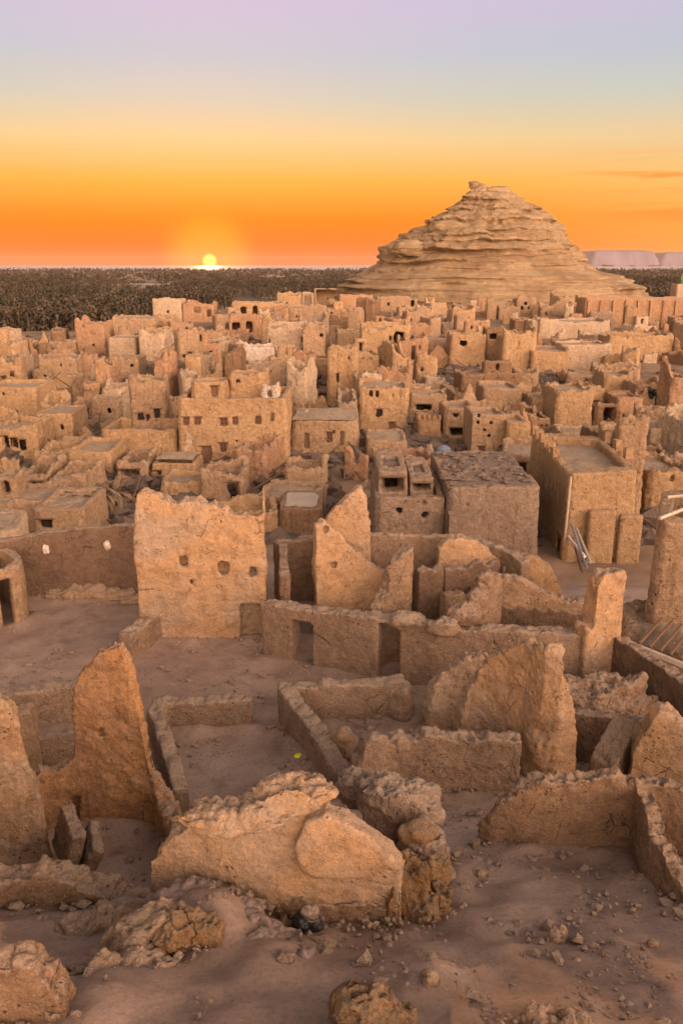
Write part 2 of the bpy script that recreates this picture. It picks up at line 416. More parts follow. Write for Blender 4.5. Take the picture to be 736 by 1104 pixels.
def rock_mat():
    m, t, b = nt_new('sandstone'); k = NB(t); p = k.pos()
    st = k.noise(k.pos((.06, .06, 1.0)), .9, 8, .7, .8); big = k.noise(p, .09, 6, .65); fine = k.noise(p, 1.1, 7, .7)
    col = k.mix(k.ramp(st, .40, .60), (.52, .365, .215), (.41, .28, .155))
    col = k.mix(k.ramp(big, .46, .62, 0, .75), col, (.32, .205, .115))
    col = k.mix(k.ramp(fine, .5, .75, 0, .5), col, (.25, .16, .09))
    k.l(col, b.inputs['Base Color'])
    h = k.math('ADD', k.math('MULTIPLY', st, 1.2), k.math('MULTIPLY', fine, .9))
    k.l(k.bump(h, 1.0, 1.6), b.inputs['Normal']); return m
M['rock'] = rock_mat()
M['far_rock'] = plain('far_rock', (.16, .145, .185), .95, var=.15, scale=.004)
# ------------------------------------------------------------------ ruined walls of the hill (traced on their own ground lines)
def L(*px, smooth=0):
    """line through ground pixels (px, py[, z]) : z = terrain unless given"""
    return Line([gp(*p) if len(p) == 2 else at_z(*p) for p in px], smooth)
def dwall(pts, **kw):
    P = [at_z(*p) for p in pts]; ln = Line(P)
    return wall(ln, tuple((ln.S[i], pts[i][2]) for i in range(len(pts))), **kw)
def lp(px, py, z, r, **kw):       # lump whose centre sits where the pixel's sight line meets height z
    return lump(at_z(px, py, z), r, **kw)
RW = 'ruined wall'
# tall square plaster wall in the middle distance
l = L((152, 690, 0), (288, 690, 0))
ps = wall(l, [(147, 600), (149, 527), (156, 523), (166, 524), (178, 531), (192, 536), (212, 534), (232, 537), (250, 546), (268, 551), (284, 549), (289, 547), (294, 522), (298, 512), (304, 512), (306, 540)],
          th=.55, cuts=[(258, 651, 281, 690, .85), (192, 601, 202, 612, .85), (235, 607, 246, 619, .85), (267, 611, 278, 622, .85), (203, 625, 208, 630, .7), (281, 598, 288, 604, .7)], rag=.06)
mud('plaster_wall', 'tall square orange plastered wall with three small niches and a low doorway', RW, ps, M['plaster'], .055, amp=(.09, .06, .022))
# dark court wall behind the left court
l = L((-30, 668, 0), (5, 652, 0), (40, 646, 0), (95, 643, 0), (150, 643, 0), smooth=1)
mud('court_wall', 'dark brown curved court wall with two pale stones stuck in it', RW,
    wall(l, [(-20, 585), (8, 577), (35, 572), (90, 565), (150, 561)], th=.45, rag=.035), M['muddark'], .06, amp=(.05, .03, .015))
for px, py, w in ((50, 592, 'upright pale stone stuck in the dark court wall, nearer the round hut'), (116, 588, 'small pale stone stuck in the dark court wall, nearer the tall orange wall')):
    t_, z_ = l.hit(px, py); c_ = l.pos(np.array([t_]))[0]
    V, F = lump((c_[0], c_[1]-.02, z_), (.13, .12, .19), sub=3, rough=.3); tag(mesh_np('stone', V, F, M['cream'], True), w, 'stone')
ps = [lp(70, 641, .1, (1.1, .4, .3), rz=.1), lp(95, 640, .12, (1.0, .45, .42)), lp(122, 642, .1, (.9, .4, .32)), lp(140, 648, .1, (.5, .3, .22))]
mud('mud_heap', 'low heap of fallen mud at the foot of the dark curved court wall', 'mud heap', ps, M['tanwall'], .06, amp=(.05, .08, .04))
# round hut at the frame's edge
l = Line([at_z(*p) for p in ((-75, 620, 2.3), (-30, 617, 2.3), (10, 612, 2.3), (24, 606, 2.3), (26, 597, 2.3), (10, 588, 2.3), (-20, 580, 2.3))], smooth=1)
cc = l.P.mean(axis=0)
ps = wall(l, tuple((s_, 2.3) for s_ in np.linspace(0, l.L, 8)), th=.38, cuts=[(-2, 626, 12, 695)], rag=.03, side=1)
mud('round_hut', 'roofless round mud hut with a pale rim and a dark doorway', 'hut', ps, M['tanwall'], .05, amp=(.05, .03, .015))
# low dividing wall between the two courts
mud('low_wall', 'low dividing wall running from the tall orange wall between two courts', 'low wall',
    dwall([(165, 655, 1.0), (150, 664, 1.0), (126, 681, .95)], th=.55, rag=.03, taper=.05), M['mudgrey'], .05)
# left front room: near parapet, inner ledge, stub
l = L((-20, 800, 0), (40, 790, 0), (90, 780, 0))
mud('parapet_wall', 'straight grey mud parapet behind the tallest leaning slab', RW, wall(l, [(-10, 746), (30, 739), (85, 729)], th=.5, rag=.03, taper=.05), M['mudgrey'], .05)
l = L((30, 838, -.1), (100, 818, -.1))
mud('inner_ledge', 'short grey inner ledge between the mud stub and the leaning slab', 'ledge', wall(l, [(40, 789), (80, 780)], th=.35, rag=.03, taper=.05), M['mudgrey'], .05)
l = L((12, 850, 0), (44, 846, 0))
mud('wall_stub', 'squat rounded mud stub standing inside the small room', 'wall stub', wall(l, [(10, 772), (14, 760), (26, 757), (38, 761), (43, 772)], th=.6, rag=.04), M['tanwall'], .045, smooth=4)
# tall leaning slab with curved foot
l = L((34, 925), (44, 905), (66, 893), (105, 888), (150, 888), (168, 893), (176, 905), (186, 935), smooth=1)
ps = wall(l, [(34, 826), (48, 822), (62, 817), (71, 806), (73, 780), (74, 748), (76, 728), (83, 716), (94, 706), (108, 696), (120, 688), (132, 689), (139, 699), (144, 718), (148, 740), (152, 752), (157, 775), (162, 800), (168, 825), (177, 845), (188, 866)],
          th=.36, cuts=[(77, 861, 85, 893, .8), (106, 786, 112, 793, .6), (128, 752, 132, 757, .6), (140, 836, 145, 842, .6)], rag=.07, side=1)
mud('leaning_slab', 'tall tapering orange wall slab with curved foot beside the dark pit', RW, ps, M['plaster_deep'], .042, amp=(.14, .10, .035))
# rubble-cored wall at the frame's left edge
l = L((-70, 985), (0, 968), (44, 955), (60, 950))
ps = wall(l, [(-60, 720), (-10, 748), (2, 752), (12, 766), (18, 788), (28, 812), (36, 838), (44, 868), (50, 902), (56, 925)], th=.8, rag=.09)
mud('broken_wall', 'broken wall end with pitted rubble core beside the leaning slab', RW, ps, M['plaster'], .04, amp=(.1, .08, .035))
pts = [gp(60, 925), gp(84, 940)]
for i, (px, py, z, s_, rz, ry) in enumerate(((74, 905, .9, (.28, 1.2, .9), .5, .3), (96, 917, .6, (.26, 1.1, .8), .35, .5))):
    c_ = at_z(px, py, z); V, F = box((0, 0, 0), s_); ca, sa = math.cos(ry), math.sin(ry)
    V = np.stack([V[:, 0]*ca+V[:, 2]*sa, V[:, 1], -V[:, 0]*sa+V[:, 2]*ca], 1); ca, sa = math.cos(rz), math.sin(rz)
    V = np.stack([V[:, 0]*ca-V[:, 1]*sa, V[:, 0]*sa+V[:, 1]*ca, V[:, 2]], 1)+np.array(c_)
    mud('fallen_slab', ['fallen grey wall slab leaning against the pitted wall end', 'fallen grey wall slab lying nearer the bottom of the dark pit'][i], 'fallen slab', [(V, F)], M['mudgrey'], .04, amp=(.05, .05, .02))
l = L((-40, 1010, 2.1), (40, 1004, 2.2), (100, 995, 2.3), (165, 985, 2.6))
ps = wall(l, [(-20, 934), (20, 928), (55, 920), (100, 933), (130, 944), (160, 958)], th=.6, rag=.05)
mud('pebbled_wall', 'low wide pebble-faced wall along the near side of the dark pit', RW, ps, M['pebbled'], .038, amp=(.07, .06, .03))
# near court low walls
l = L((168, 790, 0), (272, 787, 0))
ps = wall(l, [(165, 751), (270, 746)], th=.45, rag=.025, taper=.05)
ps += dwall([(166, 752, 1.0), (158, 762, 1.0), (172, 800, .95), (186, 850, .8)], th=.4, rag=.04, taper=.05)
mud('court_wall', 'knee-high L-shaped mud wall closing the empty near court', 'low wall', ps, M['mudgrey'], .048)
ps = dwall([(300, 741, 1.25), (330, 780, 1.25), (350, 812, 1.25), (372, 848, 1.2)], th=.45, rag=.03, taper=.05)
ps += dwall([(300, 741, 1.25), (360, 738, 1.25), (437, 735, 1.2)], th=.5, rag=.03, taper=.05, side=1)
ps += [lp(432, 758, .5, (.4, .45, .6))]
mud('court_wall', 'waist-high angled mud wall round the sunken room before the two doorways', 'low wall', ps, M['mudgrey'], .048)
g_ = gp(322, 818); V, F = lump((g_[0], g_[1], g_[2]+.08), (.12, .09, .07), sub=2, rough=.2); tag(mesh_np('lamp', V, F, M['yellow'], True), 'tiny bright yellow-green lamp on the floor of the near court', 'lamp')
# wall with two doorways
l = L((283, 708, 0), (345, 722, 0), (400, 735, 0), (470, 746, 0), (560, 751, 0), (632, 753, 0))
ps = wall(l, [(283, 642), (305, 645), (345, 652), (400, 657), (445, 664), (470, 668), (490, 674), (520, 670), (560, 672), (645, 677)], th=.6,
          cuts=[(314, 668, 336, 720), (407, 671, 431, 740)], rag=.02, taper=.04)
ps += [lp(438, 668, 2.15, (.5, .4, .28)), lp(478, 676, 2.2, (.5, .4, .25))]
mud('doorway_wall', 'long grey-brown mud wall with two dark open doorways', RW, ps, M['mudgrey'], .05, amp=(.05, .04, .02))
l2 = L((300, 700, 0), (303, 650, 0)); 
ps = dwall([(300, 618, 2.6), (299, 583, 2.8)], th=.4, side=-1, rag=.03)
mud('room_wall', 'side wall joining the tall orange wall to the back of the first room', RW, ps, M['muddark'], .06)
ps = dwall([(298, 584, 2.75), (322, 580, 2.75), (348, 576, 2.75)], th=.4, rag=.03, taper=.05)
mud('room_wall', 'dark back wall of the first room between orange wall and fins', RW, ps, M['muddark'], .06)
# pillar at the end of the doorway wall
l = L((634, 753, 0), (664, 746, 0))
ps = wall(l, [(633, 622), (640, 611), (652, 609), (663, 610), (671, 613)], th=.65, rag=.02)
ps += wall(L((626, 756, 0), (640, 752, 0)), [(628, 668), (640, 660)], th=.6, rag=.05)
mud('pillar', 'tall stepped orange wall pillar ending the doorway wall', 'pillar', ps, M['plaster'], .05, amp=(.08, .05, .02))
# fins behind the doorway wall
l = L((341, 686, 0), (396, 680, 0), (446, 672, 0))
ps = wall(l, [(342, 560), (347, 555), (353, 561), (362, 571), (372, 581), (384, 592), (396, 601), (408, 609), (420, 616), (432, 618), (446, 612)], th=.5, cuts=[(349, 568, 354, 575, .5), (358, 607, 363, 612, .5)], rag=.04)
mud('wall_fin', 'swooping orange wall fin curving down from a sharp corner', RW, ps, M['plaster'], .05, amp=(.10, .06, .02))
l = L((350, 664, 0), (398, 664, 0))
ps = wall(l, [(349, 560), (353, 552), (362, 543), (372, 533), (383, 523), (389, 523), (394, 535), (397, 560)], th=.5, rag=.04)
mud('wall_fin', 'triangular orange wall fin standing highest behind the swooping one', RW, ps, M['plaster'], .055, amp=(.08, .05, .02))
ps = dwall([(432, 585, 3.9), (426, 594, 3.7), (416, 612, 3.1), (404, 632, 2.6), (396, 652, 2.1)], th=.55, rag=.12, side=1)
ps += wall(L((424, 685, 0), (447, 682, 0)), [(424, 597), (432, 584), (438, 588), (443, 610), (447, 640)], th=.5, rag=.08)
mud('wall_fin', 'jagged wall fin with crumbled sloping edge behind the second doorway', RW, ps, M['rubbly'], .05, amp=(.08, .08, .03))
# back walls of the upper rooms
ps = dwall([(396, 575, 2.8), (440, 576, 2.8), (482, 577, 2.8), (512, 581, 2.75), (540, 590, 2.7), (562, 604, 2.6)], th=.42, rag=.025, taper=.05)
mud('room_wall', 'long pale-topped back wall curving round the upper rooms', RW, ps, M['mudgrey'], .06)
l = L((466, 668, 0), (545, 664, 0))
ps = wall(l, [(468, 612), (471, 586), (476, 578), (490, 575), (504, 575), (516, 580), (528, 592), (540, 603)], th=.5, rag=.03)
mud('arched_wall', 'broad orange humped wall before the curved back wall', RW, ps, M['plaster'], .055)
l = L((538, 668, 0), (604, 668, 0))
ps = wall(l, [(539, 606), (543, 602), (556, 597), (570, 594), (582, 598), (591, 607), (600, 622), (606, 632)], th=.5, rag=.04)
mud('arched_wall', 'small orange humped wall end next to the broad humped one', RW, ps, M['plaster'], .055)
l = L((528, 708, 0), (580, 712, 0), (640, 712, 0))
ps = wall(l, [(530, 618), (545, 615), (560, 618), (575, 625), (590, 634), (604, 641), (622, 643), (640, 640)], th=.55, rag=.03)
aw = empty('arched_wall', gp(580, 712, 0) if False else at_z(580, 712, 0), 'low arc-topped wall sweeping down to the stepped pillar', RW)
mud('upper_wall', None, None, ps, M['tanwall'], .05, parent=aw)
lb = Line(l.P-l.nrm(l.S)*.07)
mud('base', None, None, wall(lb, [(530, 650), (560, 648), (590, 652), (640, 658)], th=.4, rag=.05), M['muddark'], .05, parent=aw)
l = L((478, 742, 0), (510, 740, 0), (538, 722, 0))
ps = wall(l, [(476, 665), (484, 652), (496, 650), (506, 648), (513, 632), (519, 618), (526, 613), (533, 617), (538, 622)], th=.6, rag=.1)
ps += [lp(500, 662, 2.4, (.5, .4, .35)), lp(515, 650, 2.6, (.4, .4, .5)), lp(522, 632, 3.1, (.3, .3, .5))]
mud('wall_stub', 'jagged rubble stub climbing beside the arc-topped wall', 'wall stub', ps, M['rubbly'], .05, amp=(.09, .08, .035))
for a, b_, lab in (((452, 616, 2.55), (480, 609, 2.65), 'shadowed inner wall end next to the jagged fin'), ((480, 611, 2.6), (538, 606, 2.6), 'dark inner wall under the broad humped wall')):
    mud('inner_wall', lab, 'low wall', dwall([a, b_], th=.45, rag=.08), M['muddark'], .06)
ps = dwall([(480, 641, 1.9), (530, 634, 1.9)], th=.5, rag=.08)
mud('inner_wall', 'lowest crumbled cross wall on the upper room floor', 'low wall', ps, M['tanwall'], .06)
# great domed slab
l = L((452, 788, .2), (480, 784, .2), (522, 784, .2)); ps0 = wall(l, [(455, 790), (459, 755), (463, 732), (472, 719), (486, 708), (500, 701), (516, 700)], th=.5, rag=.05)
l = L((484, 812, .5), (510, 806, .5), (545, 818, .6), (590, 842, .75), (618, 834, .75), smooth=1)
ps = ps0+wall(l, [(486, 800), (490, 770), (498, 735), (506, 715), (516, 702), (528, 692), (540, 683), (550, 679), (565, 679), (580, 684), (594, 692), (601, 704), (603, 725), (606, 742), (613, 757), (619, 775), (620, 800)], th=.45, rag=.09)
ps += [lp(600, 770, 2.0, (.35, .4, 1.0), rough=.2), lp(588, 800, 1.4, (.5, .5, .9))]
mud('domed_slab', 'great domed pock-marked orange wall slab standing highest in the foreground', RW, ps, M['plaster'], .042, amp=(.12, .09, .03))
# wall before the slab
l = L((372, 868, .9), (440, 846, 1.0), (500, 842, 1.0), (560, 845, .9))
ps = wall(l, [(370, 838), (376, 815), (386, 796), (396, 788), (402, 786), (418, 789), (440, 785), (452, 779), (470, 784), (500, 786), (548, 786)], th=.5, rag=.06)
mud('front_wall', 'crumbling pale-topped wall at the foot of the domed slab', RW, ps, M['mudgrey'], .042, amp=(.07, .07, .03))
ps = [lp(372, 806, .9, (.35, .35, .5), rough=.4)]
mud('wall_stub', 'small orange stub where the angled wall meets the crumbling wall', 'wall stub', ps, M['plaster'], .045)
# right side retaining walls, heap, room
ps = dwall([(655, 682, 1.9), (690, 703, 1.9), (745, 742, 1.9)], th=.4, rag=.02, taper=.04, side=1)
mud('retaining_wall', 'straight dark retaining wall slanting away from the stepped pillar', RW, ps, M['muddark'], .05)
ps = [lp(620, 762, 1.0, (1.3, .8, .8), rough=.3), lp(650, 752, 1.1, (.8, .6, .7), rough=.35), lp(684, 745, 1.3, (.35, .3, .5), rough=.3), lp(672, 760, .9, (.8, .5, .5), rough=.4), lp(600, 770, .7, (.7, .6, .5))]
mud('mud_heap', 'crumbled mud heap with a curled lump behind the domed slab', 'mud heap', ps, M['rubbly'], .05, amp=(.1, .12, .04))
ps = dwall([(596, 764, 1.75), (640, 769, 1.75), (704, 779, 1.75)], th=.4, rag=.02, taper=.05)
mud('room_wall', 'straight low wall with pale top between crumbled heap and dark room', RW, ps, M['muddark'], .045)
l = L((676, 850, .8), (750, 862, .8))
ps = wall(l, [(680, 800), (690, 778), (700, 762), (709, 752), (716, 755), (726, 764), (740, 775)], th=.7, rag=.05)
mud('gable_wall', 'orange pointed gable-shaped wall end beside the leaning slab plank', RW, ps, M['plaster'], .045)
c0, c1 = at_z(692, 782, 2.0), at_z(664, 832, 1.2)
l = Line([c1, c0]); ps = wall(l, ((0, 1.3), (l.L, 2.2)), th=.75, rag=.04, zb=.3)
mud('fallen_slab', 'grey wall slab sloping down from the gable-shaped wall', 'fallen slab', ps, M['mudgrey'], .045)
l = L((512, 908), (530, 913), (590, 918), (650, 920), (690, 922), (760, 935), smooth=0)
ps = wall(l, [(516, 898), (524, 880), (536, 862), (552, 850), (575, 840), (600, 833), (630, 828), (655, 826), (680, 832), (700, 836), (760, 842)], th=.36, rag=.06)
ps += dwall([(682, 836, 3.7), (690, 862, 3.62), (700, 896, 3.5), (715, 926, 3.35), (738, 952, 3.25), (775, 1000, 3.15)], th=.36, rag=.08, side=1)
mud('room_wall', 'thick brown room wall with pale crumbled top and forward-running return', RW, ps, M['pebbled'], .04, amp=(.08, .07, .03))
# ------------------------------------------------------------------ the nearest wall with its plaster lobe
near = empty('near_wall', at_z(300, 990, 3.0), 'big rounded orange wall nearest the viewer with a smooth plaster lobe', RW)
l = L((160, 985, 2.8), (230, 990, 2.9), (300, 990, 3.0), (370, 992, 3.0), (432, 995, 3.0))
ps = wall(l, [(160, 948), (166, 926), (172, 908), (183, 893), (196, 876), (215, 866), (240, 858), (262, 849), (285, 839), (305, 832), (322, 829), (338, 832), (350, 842), (360, 858), (378, 876), (400, 893), (420, 909), (434, 924), (437, 938)], th=.62, rag=.06, taper=.2)
ps += [lp(250, 880, 4.75, (.9, .35, .2)), lp(320, 850, 5.0, (.6, .35, .2))]
mud('body', None, None, ps, M['plaster'], .034, amp=(.09, .06, .025), parent=near)
def lobe(pix, off, thick, name, mat, parent, vox=.03):
    """smooth plaster layer left on the face: outline on the wall's own plane, offset toward the face"""
    pr = [l.hit(*p) for p in pix]; t = np.array([p[0] for p in pr]); z = np.array([p[1] for p in pr])
    P = l.pos(t); nn = -l.nrm(t)
    F_ = np.column_stack([P+nn*(off+thick), z]); B_ = np.column_stack([P+nn*(off-.25), z]); n = len(t)
    V = np.concatenate([F_, B_]); F = [tuple(range(n)), tuple(range(2*n-1, n-1, -1))]+[(i, i+n, (i+1) % n+n, (i+1) % n) for i in range(n)]
    return mud(name, None, None, [(V, F)], mat, vox, amp=(.06, .025, .006), parent=parent, smooth=10, chunk=None)
lobe([(318, 905), (330, 882), (352, 872), (376, 882), (402, 900), (422, 916), (436, 932), (434, 944), (420, 951), (396, 944), (370, 942), (345, 941), (325, 932)], .02, .13, 'plaster_lobe', M['ochrerock'] if False else M['plaster'], near)
l_face = Line(l.P[1:]-l.nrm(l.S)[1:]*.07)
ps = wall(l_face, [(240, 985), (268, 966), (290, 953), (330, 947), (400, 952), (425, 955)], th=.5, rag=.03)
mud('base_course', None, None, ps, M['pebbled'], .034, amp=(.05, .05, .03), parent=near)
# eroded knob field beside it
kn = dwall([(405, 838, 3.55), (424, 836, 3.7), (442, 830, 3.8), (458, 846, 3.5), (472, 868, 3.1), (482, 892, 2.75), (489, 930, 2.35), (486, 968, 2.1)], th=.6, side=-1, rag=.12)
kn += [lp(415, 862, 3.25, (.5, .45, .45), rough=.25), lp(440, 872, 3.1, (.6, .45, .55), rough=.25), lp(455, 925, 2.7, (.42, .35, .7), rough=.3), lp(466, 955, 2.4, (.4, .35, .45), rough=.35), lp(385, 850, 3.0, (.45, .4, .4), rough=.25)]
o = mud('eroded_knob', 'lumpy grey eroded wall remnant behind the plaster lobe', 'wall remnant', kn, M['greyrock'], .034, amp=(.08, .06, .03), chunk=(5.0, .07))
o = mud('ochre_boulder', 'smooth rounded ochre boulder perched on the grey eroded remnant', 'boulder', [lp(452, 896, 3.55, (.30, .24, .17), rough=.15), lp(437, 899, 3.5, (.16, .18, .15), rough=.15)], M['ochrerock'], .025, amp=(.03, .02, .006), chunk=None)
kn = [lp(448, 965, 3.1, (.28, .25, .5), rough=.5), lp(440, 940, 3.3, (.2, .2, .4), rough=.5), lp(478, 962, 2.9, (.17, .15, .14), rough=.3), lp(422, 985, 3.1, (.12, .15, .5), rough=.4), lp(460, 985, 2.9, (.35, .3, .3), rough=.5), lp(470, 940, 3.0, (.2, .2, .3), rough=.4)]
mud('ochre_rubble', 'crumbly rust-brown rubble face below the ochre boulder', 'rubble', kn, M['ochrerock'], .03, amp=(.06, .07, .03))
# bottom edge mounds and rocks
l = L((78, 1056, 3.9), (110, 1042, 3.9), (150, 1022, 3.9), (205, 1006, 3.9), (240, 1006, 3.9))
ps = wall(l, [(80, 1040), (100, 1018), (120, 1001), (142, 982), (165, 966), (185, 962), (202, 966), (214, 978), (226, 994), (238, 1006)], th=.7, rag=.04, taper=.3)
mud('ridge', 'pale curving mud ridge at the bottom below the pebble-faced wall', 'mud ridge', ps, M['tanwall'], .034, amp=(.07, .045, .012))
ps = [lp(212, 972, 3.45, (.55, .4, .3), rough=.3), lp(240, 985, 3.45, (.5, .4, .28), rough=.35), lp(262, 1003, 3.5, (.5, .35, .2), rough=.35), lp(292, 1022, 3.55, (.55, .35, .18), rough=.35), lp(318, 1038, 3.6, (.35, .3, .15), rough=.35), lp(186, 972, 3.5, (.4, .35, .25), rough=.3)]
mud('slump', 'dusty crumbled earth slump spilling from the nearest wall toward the dark bundle', 'earth slump', ps, M['dust'], .034, amp=(.06, .06, .02), chunk=(3.4, .06))
mud('ochre_rubble', 'rusty ochre lumps on the slope beside the curving ridge', 'rubble', [lp(200, 1000, 3.9, (.3, .25, .22), rough=.4), lp(225, 1003, 3.85, (.25, .2, .2), rough=.4), lp(182, 1010, 3.95, (.2, .2, .15), rough=.4)], M['ochrerock'], .025, amp=(.04, .06, .03))
ps = [lp(100, 1008, 2.95, (.55, .4, .35), rough=.35), lp(132, 1000, 3.1, (.5, .4, .35), rough=.35), lp(72, 1018, 2.85, (.4, .35, .22), rough=.35), lp(112, 1052, 3.85, (.5, .3, .22), rough=.35), lp(150, 1040, 3.8, (.45, .3, .2), rough=.35)]
mud('mud_heap', 'crumbled tan mud heap between the pebble-faced wall and the curving ridge', 'mud heap', ps, M['tanwall'], .034, amp=(.06, .06, .02), chunk=(3.6, .07))
l = L((-40, 1125, 4.0), (30, 1120, 4.0), (92, 1120, 4.0))
ps = wall(l, [(-30, 1005), (0, 1014), (25, 1014), (45, 1017), (62, 1030), (76, 1045), (84, 1065), (88, 1100)], th=.5, rag=.05, taper=.2)
mud('corner_wall', 'rounded brown wall stump filling the bottom corner', 'wall stub', ps, M['pebbled'], .03, amp=(.06, .05, .015), smooth=3)
mud('rock', 'layered rough brown rock at the bottom edge below the plaster lobe', 'rock', [lp(395, 1088, 4.3, (.42, .36, .3), rough=.35), lp(425, 1105, 4.2, (.3, .3, .2), rough=.3)], M['ochrerock'], .024, amp=(.04, .05, .025))
mud('rock', 'low wide brown rock at the bottom edge before the bare floor', 'rock', [lp(600, 1108, 4.15, (.45, .3, .22), rough=.3), lp(640, 1108, 4.1, (.25, .2, .13), rough=.3), lp(570, 1112, 4.1, (.3, .2, .14), rough=.3)], M['tanwall'], .024, amp=(.04, .06, .03))
g_ = gp(600, 1012); mud('rock', 'single fist-sized tan rock lying on the bare floor', 'rock', [lump((g_[0], g_[1], g_[2]+.05), (.17, .14, .13), rough=.3)], M['plaster'], .02, amp=(.02, .03, .015))
for px, py, r_, w in ((528, 905, .16, 'dark rock at the corner end of the thick brown room wall'), (512, 912, .12, 'smaller dark rock below the corner of the brown room wall'), (462, 1058, .1, 'small brown rock in the sandy patch'), (308, 1035, .12, 'small grey rock below the dark bundle'), (362, 1000, .07, 'pebble-sized rock under the plaster lobe'), (700, 1020, .08, 'small tan rock near the forward-running return wall')):
    g_ = gp(px, py); mud('rock', w, 'rock', [lump((g_[0], g_[1], g_[2]+r_*.3), (r_*1.3, r_, r_*.9), rough=.35)], M['muddark'] if 'dark' in w else M['tanwall'], max(.016, r_*.14), amp=(.02, .03, .012))
# dark bundle on the floor before the nearest wall
g_ = gp(330, 1003); t_ = empty('bag', g_, 'crumpled black bag with a stone on top before the nearest wall', 'bag')
mud('sack', None, None, [lump((g_[0]-.02, g_[1], g_[2]+.14), (.17, .16, .2), rough=.4), lump((g_[0]+.1, g_[1], g_[2]+.1), (.14, .13, .16), rough=.4)], M['black_cloth'], .016, amp=(.02, .05, .02), parent=t_, chunk=None)
tag(mud('stone', 'rounded grey stone resting on the crumpled black bag', 'stone', [lump((g_[0]+.07, g_[1]-.04, g_[2]+.34), (.13, .11, .12), rough=.25)], M['greyrock'], .018, amp=(.01, .02, .01)))
